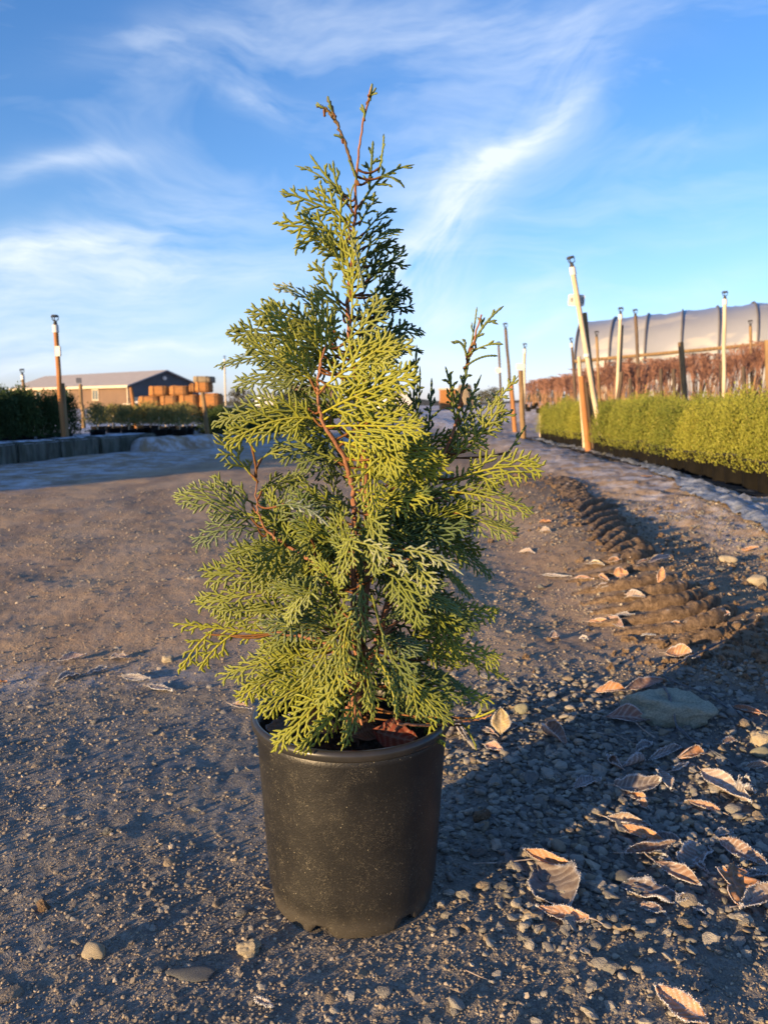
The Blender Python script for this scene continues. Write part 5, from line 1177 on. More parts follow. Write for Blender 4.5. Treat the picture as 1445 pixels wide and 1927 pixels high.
ORD = ('first second third fourth fifth sixth seventh eighth ninth tenth eleventh twelfth thirteenth fourteenth fifteenth sixteenth seventeenth eighteenth nineteenth twentieth '
       'twenty-first twenty-second twenty-third twenty-fourth twenty-fifth twenty-sixth twenty-seventh twenty-eighth twenty-ninth thirtieth thirty-first thirty-second thirty-third thirty-fourth thirty-fifth thirty-sixth thirty-seventh thirty-eighth thirty-ninth fortieth').split()
def build_right_block():
    protos = []
    for k in range(6):
        t = thing('potted_arborvitae', 'x', 'shrub', (0, 0, -50), group='young green arborvitae in black pots in the block on the right')
        link('pot', POT, t)
        link('foliage', bushy('foliage', M['golden'], 0.635, 0.150, 4800, 30 + k, 'cone', 0.0125, 0.125), t)
        protos.append(t)
    rg = np.random.default_rng(3); cnt = 0; rown = {}
    # front line of pots: from right of the frame back to the lane; rows parallel to it
    for j in range(7):
        for i in range(40):
            y = 3.9 + i * 0.245 + 0.12 * (j % 2); x = 2.42 + 0.018 * (y - 4) + j * 0.27
            if y > 12.6: continue
            if x > 0.53 * y + 0.35: continue
            if j == 0 and 9.05 < y < 9.75: continue
            z = H(x, y, False); x += rg.normal(0, .012); y += rg.normal(0, .012)
            rown[j] = rown.get(j, 0) + 1
            lab = 'young green arborvitae, %s from the right edge in the %s row behind the frosty sheet' % (ORD[rown[j] - 1], ('front',) [0] if j == 0 else ORD[j])
            p = protos[cnt % 6]; sc = rg.uniform(0.93, 1.07)
            o = copy_tree(p, (x, y, z), rg.uniform(0, 6.28), (sc * rg.uniform(.95, 1.12), sc * 1.05, sc * rg.uniform(.88, 1.10)), lab, (rg.normal(0, .03), rg.normal(0, .03)))
            cnt += 1
    for p in protos:
        for c in list(p.children): bpy.data.objects.remove(c)
        bpy.data.objects.remove(p)
    print('block', cnt)
    # ground cloth under the pots
    X, Y = np.meshgrid(np.linspace(2.15, 5.2, 40), np.linspace(2.9, 13.2, 90)); X = X + 0.018 * (Y - 4)
    Z = height(X, Y, True) * 0 + height(X, Y, False) + 0.012
    v = np.stack([X, Y, Z], 2).reshape(-1, 3); i = np.arange(89)[:, None] * 40; j = np.arange(39)[None]
    setkind(link('ground_cloth', mesh_from('ground_cloth', v, np.stack([i + j, i + j + 1, i + 41 + j, i + 40 + j], 2).reshape(-1, 4), [M['weed']])), 'structure')
    # frosted plastic sheet crumpled along its edge
    pts = np.array([(ground_at(a, b).x, ground_at(a, b).y) for a, b in [(1500, 1012), (1445, 982), (1400, 962), (1350, 946), (1320, 925), (1290, 908), (1250, 893), (1200, 876), (1150, 860), (1100, 848), (1050, 838), (1010, 828)]])
    n = 260; t = np.linspace(0, len(pts) - 1, n); P = np.stack([np.interp(t, np.arange(len(pts)), pts[:, k]) for k in (0, 1)], 1)
    for _ in range(12): P[1:-1] = (P[:-2] + 2 * P[1:-1] + P[2:]) / 4
    k = 14; s = np.linspace(-0.09, 0.12, k); D = np.gradient(P, axis=0); D /= np.linalg.norm(D, axis=1)[:, None]; S = np.stack([D[:, 1], -D[:, 0]], 1)
    arc = np.concatenate([[0], np.cumsum(np.linalg.norm(np.diff(P, axis=0), axis=1))])
    wob = 0.05 * fbm(arc * 2.5, arc * 0, 3, 17)
    X = P[:, None, 0] + S[:, None, 0] * (s[None] * (1 + 0.5 * fbm(arc * 3, arc * 0, 2, 9))[:, None] + wob[:, None]); Y = P[:, None, 1] + S[:, None, 1] * (s[None] + wob[:, None])
    Z = height(X, Y, True) + 0.010 + 0.03 * np.abs(fbm(arc[:, None] * 4 + s[None] * 5, s[None] * 16 + arc[:, None] * 1.5, 3, 27)) + 0.016 * np.exp(-((s[None] - wob[:, None]) / 0.05) ** 2)
    v = np.stack([X, Y, Z], 2).reshape(-1, 3); i = np.arange(n - 1)[:, None] * k; j = np.arange(k - 1)[None]
    thing('plastic_sheet', 'crumpled frosty plastic sheet edge running between stony bank and black pots', 'plastic sheet', data=mesh_from('plastic_sheet', v, np.stack([i + j, i + j + 1, i + k + j + 1, i + k + j], 2).reshape(-1, 4), [M['sheet']]))
POT = pot_mesh(0.106, 0.205); POT3 = pot_mesh(0.09, 0.06)
build_right_block()

def twiggy(seed, hgt=1.22, rad=0.26):
    rg = np.random.default_rng(seed); mb = MB(); mt = MB()
    for k in range(7):
        a = rg.uniform(0, 6.28); r0 = rg.uniform(0, .05); p = np.array((r0 * math.cos(a), r0 * math.sin(a), 0.16))
        d = nrmz(np.array((math.cos(a) * .22, math.sin(a) * .22, 1))); q = p + d * hgt * rg.uniform(.40, .52); mb.tube(np.array([p, (p + q) / 2 + rg.normal(0, .008, 3), q]), [.013, .011, .009], 4, False)
        st = [(q, d, .42, 0)]
        while st:
            c, dd, l, lev = st.pop()
            e = c + dd * l * hgt * rg.uniform(.6, 1)
            if e[2] > hgt * 1.05: e[2] = hgt * 1.05
            m = (c + e) / 2 + rg.normal(0, .012, 3)
            mt.tube(np.array([c, m, e]), [(.007, .005, .004, .0034)[lev]] * 3, 3, False)
            if lev < 3:
                for _ in range((4, 4, 2)[lev]):
                    b = c + (e - c) * rg.uniform(.1, 1); nd = nrmz(dd + rg.normal(0, .42, 3) + np.array((0, 0, .1))); st.append((b, nd, l * rg.uniform(.45, .7), lev + 1))
    return mb.mesh('stem', [M['tanstem']], True), mt.mesh('twigs', [M['redtwig']], False)
def build_bare_shrubs():
    pr = [twiggy(60 + k) for k in range(6)]; rg = np.random.default_rng(8); wp = pot_mesh(.14, .2); cnt = 0; rn = {}
    protos = []
    for a, b in pr:
        t = thing('bare_shrub', 'x', 'shrub', (0, 0, -50), group='leafless red twigged shrubs behind the green block')
        link('pot', wp, t); link('stem', a, t); o = link('twigs', b, t); o['kind'] = 'stuff'; protos.append(t)
    for j in range(16):
        y = 14.2 + j * 1.25 * (1 + j * .03)
        for i in range(22):
            x = 4.6 + 0.085 * (y - 14) + i * .62 + .3 * (j % 2)
            if x > .50 * y + .3: continue
            if j > 5 and i > 5: continue
            if 0.44 * y < x and j > 3: pass
            xx, yy = x + rg.normal(0, .06), y + rg.normal(0, .08)
            rn[j] = rn.get(j, 0) + 1
            lab = 'leafless red twigged shrub, %s from the left in the %s row behind the green block' % (ORD[rn[j] - 1], ORD[j])
            sc = rg.uniform(.88, 1.1)
            copy_tree(protos[cnt % 6], (xx, yy, H(xx, yy, False)), rg.uniform(0, 6.28), sc, lab); cnt += 1
    for p in protos:
        for c in list(p.children): bpy.data.objects.remove(c)
        bpy.data.objects.remove(p)
    print('bare shrubs', cnt)
build_bare_shrubs()

# posts, pipes and signs -------------------------------------------------------
def wavy(a, b, n=7, w=0.004, rg=np.random.default_rng(2)):
    t = np.linspace(0, 1, n)[:, None]; P = np.array(a) * (1 - t) + np.array(b) * t; P[1:-1] += rg.normal(0, w, P[1:-1].shape); return P
def stake(name, top, bot, d, r, mat, label, cat='stake', d2=None, taper=0.8):
    """wooden stake between two points of the photograph, d metres ahead"""
    T = at(*top, d2 or d); B = at(*bot, d); g = H(B.x, B.y, False)
    if B.z > g: B = B + (B - T) * ((B.z - g) / max(T.z - B.z, .01)); 
    B.z -= 0.05
    o = thing(name, label, cat, (B.x, B.y, B.z))
    Tl = T - B
    link('post_shaft', MB().tube(wavy((0, 0, 0), Tl), np.linspace(r, r * taper, 7), 10).mesh(name, [mat], True), o)
    return o, B, Tl
def riser(top, bot, d, r, label, mat='bamboo', head=True, d2=None, white_top=True):
    T = at(*top, d2 or d); B = at(*bot, d); g = H(B.x, B.y, False)
    if B.z > g: B = B + (B - T) * ((B.z - g) / max(T.z - B.z, .01))
    B.z -= 0.03
    o = thing('sprinkler_riser', label, 'sprinkler', (B.x, B.y, B.z), group='sprinkler risers over the plant rows')
    v = T - B; u = v.normalized()
    link('riser_pipe', MB().tube(wavy((0, 0, 0), v, 7, .003), r, 10).mesh('riser_pipe', [M[mat]], True), o)
    if white_top: link('socket', MB().tube([v - u * r * 3, v + u * 0.001], r * 1.25, 10).mesh('socket', [M['white']], True), o)
    if head:
        h = MB(); s = r * 0.85
        h.tube([v, v + u * s * 2.2], [s * 1.1, s * 0.7], 10).tube([v + u * s * 4.0, v + u * s * 5.0], [s * 2.0, s * 1.5], 12)
        for a in (0, 2.1, 4.2):
            q = Vector((math.cos(a), math.sin(a), 0)) * s * 1.7; h.tube([v + u * s * 2.0 + q * .3, v + u * s * 2.8 + q, v + u * s * 4.2 + q], s * .28, 5)
        link('sprinkler_head', h.mesh('sprinkler_head', [M['black']], True), o)
    return o, B, v
def plate(parent, B, px, py, d, w, h, marks=None, mat='white', tilt=0.0, z=0):
    P = at(px, py, d) - B; p = link('sign_plate', None, parent, P, (0, tilt, 0))
    m = MB(); 
    pts = []
    rc = min(w, h) * 0.16
    for cx_, cy_, a0 in ((w / 2 - rc, h / 2 - rc, 0), (-w / 2 + rc, h / 2 - rc, 90), (-w / 2 + rc, -h / 2 + rc, 180), (w / 2 - rc, -h / 2 + rc, 270)):
        for a in (0, 30, 60, 90): pts.append((cx_ + rc * math.cos(R(a0 + a)), cy_ + rc * math.sin(R(a0 + a))))
    n = len(pts); f = [(x, -.004, y) for x, y in pts]; b = [(x, .004, y) for x, y in pts]
    v = np.array(f + b + [(0, -.004, 0), (0, .004, 0)])
    m.add(v, np.array([(i, (i + 1) % n, (i + 1) % n + n, i + n) for i in range(n)])); m.f3.append(np.array([(i, (i + 1) % n, 2 * n) for i in range(n)] + [((i + 1) % n + n, i + n, 2 * n + 1) for i in range(n)]))
    bpy.data.objects.remove(p); p = link('sign_plate', m.mesh('sign_plate', [M[mat]]), parent, P, (0, tilt, 0))
    if marks:
        for txt, ox, sz in marks:
            c = bpy.data.curves.new('letters', 'FONT'); c.body = txt; c.size = sz; c.align_x = 'CENTER'; c.align_y = 'CENTER'; c.extrude = 0.0008
            tmp = bpy.data.objects.new('t', c); COL.objects.link(tmp); dg = bpy.context.evaluated_depsgraph_get(); me = bpy.data.meshes.new_from_object(tmp.evaluated_get(dg)); bpy.data.objects.remove(tmp)
            me.materials.clear(); me.materials.append(M['ink'])
            link('lettering', me, p, (ox, -.0055, 0), (R(90), 0, 0))
    return p
def build_posts():
    o, B, v = riser((1076, 503), (1136, 850), 9.35, 0.029, 'tall pale sprinkler pole leaning left with a small white sign near its top', d2=9.3)
    plate(o, B, 1084, 565, 9.36, 0.19, 0.13, [('8', -.055, .07), ('#5', .045, .09)], tilt=R(3))
    link('clip', MB().tube([at(1103, 666, 9.3) - B, at(1103, 672, 9.3) - B], .035, 10).mesh('clip', [M['white']], True), o)
    stake('wooden_stake', (1098, 589), (1128, 852), 9.42, .045, M['wood'], 'brown round stake right behind the leaning pale pole')
    stake('wooden_stake', (1093, 708), (1108, 854), 9.30, .04, M['orangewood'], 'short reddish stake left of the leaning pale pole')
    stake('wooden_stake', (1100, 720), (1117, 853), 9.48, .035, M['darkwood'], 'short dark stake between the two stakes at the leaning pole')
    stake('pipe_stub', (1089, 671), (1093, 730), 9.6, .028, M['bamboo'], 'short pale pipe behind the reddish stake', 'pipe')
    o, B, v = riser((1167, 592), (1160, 760), 13.6, .028, 'pale sprinkler pole with a dark head, next right of the leaning pole')
    stake('wooden_stake', (1170, 612), (1166, 700), 13.7, .03, M['wood'], 'thin brown stake tied behind the pale pole next right of the leaning pole')
    stake('wooden_stake', (1169, 700), (1160, 762), 13.4, .04, M['darkwood'], 'dark stake at the foot of the second pale pole')
    riser((1195, 595), (1203, 740), 15, .03, 'dark bare pole in front of the plastic tunnel', 'darkwood', True, white_top=False)
    riser((1122, 634), (1127, 740), 19, .032, 'thin brown pole left of the second pale pole', 'wood', True, white_top=False)
    riser((1075, 646), (1082, 740), 20, .032, 'thin dark pole at the left end of the plastic tunnel', 'darkwood', True)
    stake('wooden_stake', (1280, 644), (1289, 766), 11.0, .046, M['wood'], 'thick round topped wooden post standing in the green block')
    o, B, v = riser((1363, 563), (1361, 752), 11.5, .026, 'white upright sprinkler pole right of the thick wooden post')
    stake('wooden_stake', (1357, 682), (1357, 752), 11.6, .036, M['darkwood'], 'dark stake at the foot of the white upright pole')
    riser((1411, 614), (1413, 700), 17, .03, 'brown pole at the right in front of the tunnel', 'wood', True, white_top=False)
    stake('wooden_stake', (1443, 640), (1447, 745), 10.5, .045, M['wood'], 'wooden post cut by the right edge')
    o, B, v = riser((951, 620), (966, 800), 16, .03, 'dark leaning pole with a head beside the lane', 'darkwood', True, white_top=False)
    stake('wooden_stake', (962, 720), (969, 803), 15.8, .045, M['orangewood'], 'orange stake at the foot of the dark leaning pole')
    o, B, v = riser((938, 652), (944, 790), 21, .03, 'thin dark pole with a white disc, left of the dark leaning pole', 'darkwood', True, white_top=False)
    P = at(937, 697, 20.95) - B; link('disc', MB().tube([P, P + Vector((0, -.02, 0))], .08, 14).mesh('disc', [M['white']], True), o)
    riser((987, 657), (985, 795), 15.5, .026, 'pale sprinkler pole behind the stake with the blank white sign')
    o, B, v = stake('wooden_stake', (979, 697), (984, 816), 12.6, .045, M['wood'], 'upright stake beside the lane carrying a small rounded white sign')
    plate(o, B, 979, 690, 12.52, .135, .095, None)
    stake('wooden_stake', (1018, 778), (1019, 812), 13.2, .04, M['bamboo'], 'very short pale stake beside the lane')
    for k, (a, b, c, d, dd) in enumerate([(1243, 694, 1244, 745, 13), (1267, 694, 1268, 745, 12.8), (1185, 712, 1186, 750, 13.2), (1398, 690, 1399, 735, 13)]):
        stake('wooden_stake', (a, b), (c, d), dd, .035, M['darkwood'], ('dark stub of a post left of the thick wooden post', 'dark stub of a post just left of the thick wooden post, the nearer of two', 'short dark post right of the second pale pole', 'short dark post between the white pole and the right edge')[k])
    # left side
    o, B, v = riser((105, 612), (120, 828), 8.2, .024, 'tall orange lit sprinkler pole on the left above the concrete wall', 'orangewood')
    link('clip', MB().box(at(110, 661, 8.16) - B, (.05, .03, .1)).mesh('clip', [M['white']]), o)
    stake('wooden_stake', (117, 721), (125, 828), 8.25, .034, M['wood'], 'grey round stake right behind the orange lit pole')
    riser((43, 706), (49, 760), 13, .024, 'small sprinkler pole above the dark conifers near the left edge', 'wood')
    o, B, v = stake('wooden_stake', (152, 723), (158, 800), 12.5, .032, M['wood'], 'stake with a small dark sign in front of the brown house')
    plate(o, B, 149, 716, 12.45, .085, .085, None, 'ink')
    stake('wooden_stake', (247, 729), (258, 800), 11.5, .03, M['orangewood'], 'orange leaning stake at the right end of the brown house')
    stake('wooden_stake', (381, 738), (393, 828), 10.9, .034, M['wood'], 'pale stake in front of the stacked bales')
    riser((423, 676), (426, 790), 13, .013, 'thin pinkish pole half hidden behind the conifer on its left', 'bamboo')
build_posts()

# left bed ------------------------------------------------------------------------
def build_left():
    ux, uy = BED_B[0] - BED_A[0], BED_B[1] - BED_A[1]; l = math.hypot(ux, uy); ux, uy = ux / l, uy / l; rot = math.atan2(uy, ux)
    w = thing('retaining_wall', 'low mossy concrete block wall with frost on top, left of the road', 'wall', (BED_A[0], BED_A[1], 0), (0, 0, rot))
    zt = 0.20
    s = -5.2
    for k, ln in enumerate((1.2, 1.1, 0.9, 1.25, 0.98, 0.62, 0.70, 1.2)):
        me = bpy.data.meshes.new('block'); bm = bmesh.new(); bmesh.ops.create_cube(bm, size=1)
        for v in bm.verts: v.co = Vector((v.co.x * (ln - .02), v.co.y * .26, v.co.z * (zt + .05)))
        bmesh.ops.bevel(bm, geom=bm.edges[:], offset=.018, segments=2, affect='EDGES'); bmesh.ops.subdivide_edges(bm, edges=[e for e in bm.edges if e.calc_length() > .15], cuts=6, use_grid_fill=True)
        for v in bm.verts:
            q = float(fbm(np.array([v.co.x * 6 + k]), np.array([v.co.z * 8 + v.co.y * 5]), 2, 4)[0]) * .010; v.co += Vector((q * .3, q, q))
        bm.to_mesh(me); bm.free(); me.materials.append(M['concrete'])
        link('concrete_block', me, w, (s + ln / 2, .13 + random.uniform(-.01, .01), (zt + .05) / 2 - .03 + random.uniform(-.004, .004)), (0, 0, random.uniform(-.008, .008)))
        s += ln
    end = s
    # low bank beyond the wall
    A = ground_at(296, 850); B = ground_at(445, 838)
    X, Yv = np.meshgrid(np.linspace(0, 1, 40), np.linspace(-1, 1, 14))
    dx, dy = B.x - A.x, B.y - A.y; L2 = math.hypot(dx, dy); nx, ny = -dy / L2, dx / L2
    PX_ = A.x + dx * X + nx * (0.28 + .28 * Yv); PY_ = A.y + dy * X + ny * (.28 + .28 * Yv)
    Z = 0.19 * np.clip(1 - np.abs(Yv) ** 3, 0, 1) * sstep(X, 0, .04) + .02 * fbm(PX_ * 6, PY_ * 6, 3, 3) - .005
    v = np.stack([PX_, PY_, Z], 2).reshape(-1, 3); i = np.arange(13)[:, None] * 40; j = np.arange(39)[None]
    setkind(link('earth_bank', mesh_from('earth_bank', v, np.stack([i + j, i + j + 1, i + 41 + j, i + 40 + j], 2).reshape(-1, 4), [M['ground']])), 'structure')
    # raised bed
    P = [(-2.0, .24), (7.0, .24), (9.5, 7), (-2.0, 12)]
    def loc(u, v_): return (BED_A[0] + ux * u - uy * v_, BED_A[1] + uy * u + ux * v_)
    U, Vv = np.meshgrid(np.linspace(-5.2, 9.0, 90), np.linspace(.24, 9, 60))
    XX = BED_A[0] + ux * U - uy * Vv; YY = BED_A[1] + uy * U + ux * Vv; ZZ = zt - .012 + .012 * fbm(XX * 3, YY * 3, 3, 13)
    ZZ[0] = -.03
    v = np.stack([XX, YY, ZZ], 2).reshape(-1, 3); i = np.arange(59)[:, None] * 90; j = np.arange(89)[None]
    setkind(link('planting_bed', mesh_from('planting_bed', v, np.stack([i + j, i + j + 1, i + 91 + j, i + 90 + j], 2).reshape(-1, 4), [M['bed']])), 'structure')
    rg = np.random.default_rng(4)
    # dark upright conifers in pots
    protos = []
    for k in range(5):
        t = thing('potted_conifer', 'x', 'shrub', (0, 0, -50), group='dark upright conifers on the raised bed at the left')
        link('pot', POT3, t); link('foliage', bushy('foliage', M['darkgreen'], 0.62, .16, 4200, 130 + k, 'cone', .021, .03), t); protos.append(t)
    cnt = 0; lr = {}
    def inside(u0, v0): return loc(u0, v0)
    for j in range(8):
        for i in range(20):
            u0 = -4.6 + i * .34 + .17 * (j % 2); v0 = .66 + j * .34
            x, y = inside(u0, v0)
            if x < -.53 * y - .5 and j > 1: continue
            if y > 8.9: continue
            px = CX + x / y * FPX
            if px > 178: continue
            sc = rg.uniform(.78, .98) * (1.0 if px > 90 else 1.06)
            lr[j] = lr.get(j, 0) + 1
            lab = 'dark upright conifer, %s from the near end in the %s row behind the concrete wall' % (ORD[lr[j] - 1], 'front' if j == 0 else ORD[j])
            copy_tree(protos[cnt % 5], (x + rg.normal(0, .02), y + rg.normal(0, .02), zt - .02), rg.uniform(0, 6.28), (1.1, 1.1, sc), lab, (rg.normal(0, .03), rg.normal(0, .03))); cnt += 1
    # clipped round shrubs on bare stems
    rp = []
    for k in range(4):
        t = thing('potted_shrub', 'x', 'shrub', (0, 0, -50), group='small round shrubs on bare stems behind the wall')
        link('pot', POT2, t); link('stem', MB().tube(wavy((0, 0, .05), (0, 0, .28), 5, .004), .008, 6).mesh('stem', [M['bamboo']], True), t)
        link('foliage', bushy('foliage', M['olive'], .46, .15, 1100, 160 + k, 'round', .022, .15), t); rp.append(t)
    fr = [(184, 9.6), (214, 10.3), (243, 9.9), (258, 10.2), (284, 10.3), (300, 10.0), (318, 10.4), (338, 10.0), (352, 10.5)]
    back = [(185, 11.0), (205, 11.4), (230, 11.2), (250, 11.8), (270, 11.3), (292, 11.6), (312, 11.4), (330, 11.7), (345, 11.3), (362, 11.6)]
    for n_, lst in ((0, fr), (1, back)):
        for k, (px, d) in enumerate(lst):
            p = at(px, 800, d)
            if not n_:
                lab = ('leftmost round shrub of the front row behind the wall', 'second round shrub from the left behind the wall', 'round shrub on a pale stem, third from the left behind the wall', 'round shrub, fourth from the left behind the wall', 'round shrub in the middle of the front row behind the wall', 'round shrub just right of the middle of the front row', 'round shrub third from the right end of the front row', 'round shrub next to the right end of the front row', 'rightmost round shrub of the front row behind the wall')[k]
            else: lab = 'olive round shrub, %s from the left in the back row' % ORD[k]
            copy_tree(rp[k % 4], (p.x, p.y, zt - .03 if px < 300 else .16), rg.uniform(0, 6.28), (1, 1, rg.uniform(.76, .92)), lab)
    # dark low hedge at the right of them
    for k, (px, d) in enumerate([(395, 11.6), (412, 11.4), (432, 11.7), (452, 11.5), (472, 11.8), (492, 12.0), (515, 12.2), (540, 12.4), (565, 12.6)]):
        p = at(px, 790, d)
        copy_tree(protos[k % 5], (p.x, p.y, .12), rg.uniform(0, 6.28), (1.25, 1.25, .72), 'low dark bush, %s one to the right of the pale stake before the bales' % ORD[k])
    for p in protos + rp:
        for c in list(p.children): bpy.data.objects.remove(c)
        bpy.data.objects.remove(p)
    # bales
    rows = [ # x0,x1,y0,y1 px ; colour
        (266, 305, 746, 768), (307, 341, 745, 768), (342, 377, 743, 768), (380, 418, 741, 768), (285, 320, 727, 745), (324, 359, 727, 744), (360, 371, 723, 738), (371, 398, 719, 738)]
    d = 30.0; labs = ['lower bale at the left end of the stack', 'lower bale second from the left in the stack', 'lower bright orange bale under the tall pair', 'lower bale at the right end of the stack, behind the conifer tip', 'upper bale at the left of the stack', 'upper bale in the middle of the stack', 'small upright bale beside the topmost pair', 'orange bale carrying the grey one at the top of the stack']
    def bale(x0, x1, y0, y1, lab, mat, dd=d):
        a = at((x0 + x1) / 2, (y0 + y1) / 2, dd); wd = (x1 - x0) / FPX * dd; h = (y1 - y0) / FPX * dd * 1.02
        bm = bmesh.new(); bmesh.ops.create_cube(bm, size=1)
        for v in bm.verts:
            tp = .95 if v.co.z > 0 else 1.0; v.co = Vector((v.co.x * wd * 1.03 * tp, v.co.y * .75, v.co.z * h))
        bmesh.ops.bevel(bm, geom=bm.edges[:], offset=h * .09, segments=3, affect='EDGES')
        bmesh.ops.subdivide_edges(bm, edges=[e for e in bm.edges if e.calc_length() > .15], cuts=3, use_grid_fill=True)
        for v in bm.verts: v.co += Vector(rg.normal(0, .006, 3))
        me = bpy.data.meshes.new('bale'); bm.to_mesh(me); bm.free(); me.polygons.foreach_set('use_smooth', [True] * len(me.polygons)); me.materials.append(mat)
        o = thing('straw_bale', lab, 'bale', a, (0, 0, random.uniform(-.05, .05)), 'orange brown bales stacked beside the house', me)
        for q in (-.25, .25):
            c = wd * q; t = MB().tube([(c, -.38, -h * .5), (c, -.385, h * .42), (c, -.30, h * .508), (c, .30, h * .508)], .010, 5).mesh('twine', [M['darkwood']]); link('twine', t, o)
    for k, r_ in enumerate(rows): bale(*r_, labs[k], M['bale'])
    bale(369, 401, 709, 720, 'weathered grey bale on the very top of the stack', M['balegrey'])
    for k, (a, b) in enumerate([(262, 300), (301, 340), (341, 380), (381, 420)]):
        bale(a, b, 768.5, 781, ('bottom bale of the stack hidden by shrubs, first from the left', 'bottom bale of the stack hidden by shrubs, second from the left', 'bottom bale of the stack hidden by shrubs, third from the left', 'bottom bale of the stack hidden by shrubs, at the right end')[k], M['bale'])
    # house
    e1 = at(245, 724, 88); e0 = at(46, 741, 106)     # eaves, near and far end
    hgt = e1.z; zr = at(275, 699, 92).z
    ax = Vector((e1.x - e0.x, e1.y - e0.y, 0)); Lh = ax.length; ax.normalize(); nb = Vector((-ax.y, ax.x, 0)); 
    if nb.y < 0: nb = -nb
    Wd = 9.0
    eh = 3.1; rh = 5.0
    # keep eave height level: choose heights from the near end
    eh = hgt; rh = zr
    ho = thing('brown_house', 'long brown house with a grey gabled roof and cream trim, far left beyond the plants', 'house', (e1.x, e1.y, 0), (0, 0, math.atan2(-ax.y, -ax.x)))
    # local: +x runs from near end to far end, +y : to the camera side or back
    sg = 1 if (Matrix.Rotation(math.atan2(-ax.y, -ax.x), 3, 'Z') @ Vector((0, 1, 0))).dot(nb) > 0 else -1
    def W_(name, mb, m, par=None): return link(name, mb.mesh(name, [m]), par or ho)
    Lh += 3
    front = W_('wall', MB().box((Lh / 2, sg * .1, eh / 2), (Lh, .2, eh)), M['siding'])
    W_('wall', MB().box((Lh / 2, sg * (Wd - .1), eh / 2), (Lh, .2, eh)), M['siding'])
    g = MB(); y0, y1 = sg * .2, sg * (Wd - .2)
    def gable(x):
        m = MB(); v = np.array([(x + dx, yy, zz) for dx in (0, .2) for yy, zz in ((y0, 0), (y1, 0), (y1, eh), (sg * Wd / 2, rh - .05), (y0, eh))]);
        m.add(v, np.array([(0, 1, 2, 4), (5, 6, 7, 9), (0, 4, 9, 5), (1, 6, 7, 2), (2, 7, 8, 3), (4, 3, 8, 9)])); m.f3.append(np.array([(4, 2, 3), (9, 8, 7)])); return m
    M['shaded_siding'] = simple('shaded_gable', (0.10, 0.11, 0.13), (0.08, 0.09, 0.10), .6, .8)  # shade on the gable end is put into its siding colour
    gb = W_('gable', gable(0), M['shaded_siding']); W_('gable', gable(Lh - .2), M['shaded_siding'])
    lamp = W_('gable_light', MB().tube([(-.02, sg * Wd * .48, rh - .75), (-.25, sg * Wd * .48, rh - .8)], .22, 12), M['white'], gb)
    W_('ground_floor_band', MB().box((-.12, sg * Wd * .5, .7), (.06, Wd * .96, 1.3)), M['trim'], gb)
    def slope(y_a, z_a, y_b, z_b):
        m = MB(); o_ = .45
        v = np.array([(x, yy, zz + dz) for dz in (0, .14) for x in (-o_, Lh + o_) for yy, zz in ((y_a, z_a), (y_b, z_b))]); m.add(v, np.array([(0, 1, 3, 2), (4, 6, 7, 5), (0, 2, 6, 4), (1, 5, 7, 3), (0, 4, 5, 1), (2, 3, 7, 6)])); return m
    k = (rh - eh) / (Wd / 2)
    rf = W_('roof', slope(sg * -.5, eh - .5 * k, sg * Wd / 2, rh), M['roof']); W_('roof', slope(sg * (Wd + .5), eh - .5 * k, sg * Wd / 2, rh + .001), M['roof'])
    W_('gutter', MB().box((Lh / 2, sg * -.56, eh - .5 * k - .02), (Lh + .9, .12, .26)), M['trim'], rf)
    W_('downpipe', MB().box((.35, sg * -.12, eh / 2), (.16, .12, eh)), M['trim'], front)
    for k_, px in enumerate((187, 133, 81)):
        t = (e1.x - (px - CX) / FPX * e1.y) / ((e1.x - e0.x) - (px - CX) / FPX * (e1.y - e0.y)); xx = t * (Lh - 3)
        wz = eh - 1.05
        wn = link('window', None, ho, (xx, sg * -.02, wz))
        bpy.data.objects.remove(wn)
        f = MB(); ww, wh = 1.5, 1.35
        f.box((0, 0, wh / 2 - .06), (ww, .10, .12)).box((0, 0, -wh / 2 + .06), (ww, .10, .12)).box((-ww / 2 + .06, 0, 0), (.12, .10, wh - .24)).box((ww / 2 - .06, 0, 0), (.12, .10, wh - .24)).box((0, 0, 0), (.09, .10, wh - .24))
        wn = link('window', f.mesh('window', [M['trim']]), ho, (xx, sg * -.055, wz))
        for q in (-1, 1): link('pane', MB().box((q * .345, sg * .02, 0), (.58, .03, wh - .25)).mesh('pane', [M['glass']]), wn)
    # small white van sized shed stuff beside the gable
    p = at(268, 757, 70); sh = thing('white_table', 'white topped bench stacked with trays right of the brown house', 'bench', p)
    link('top', MB().box((0, 0, 0), (1.6, 1.0, .15)).mesh('top', [M['white']]), sh)
    for q in (-.7, .7): link('leg', MB().box((q, 0, -.6), (.1, .9, 1.04)).mesh('leg', [M['darkwood']]), sh)
    for k_ in range(4): link('tray', MB().box((-1.25, 0, -.15 - k_ * .22), (.7, .8, .1), rot=.05 * k_).mesh('tray', [M['trim']]), sh)
POT2 = pot_mesh(.10, .10)
build_left()

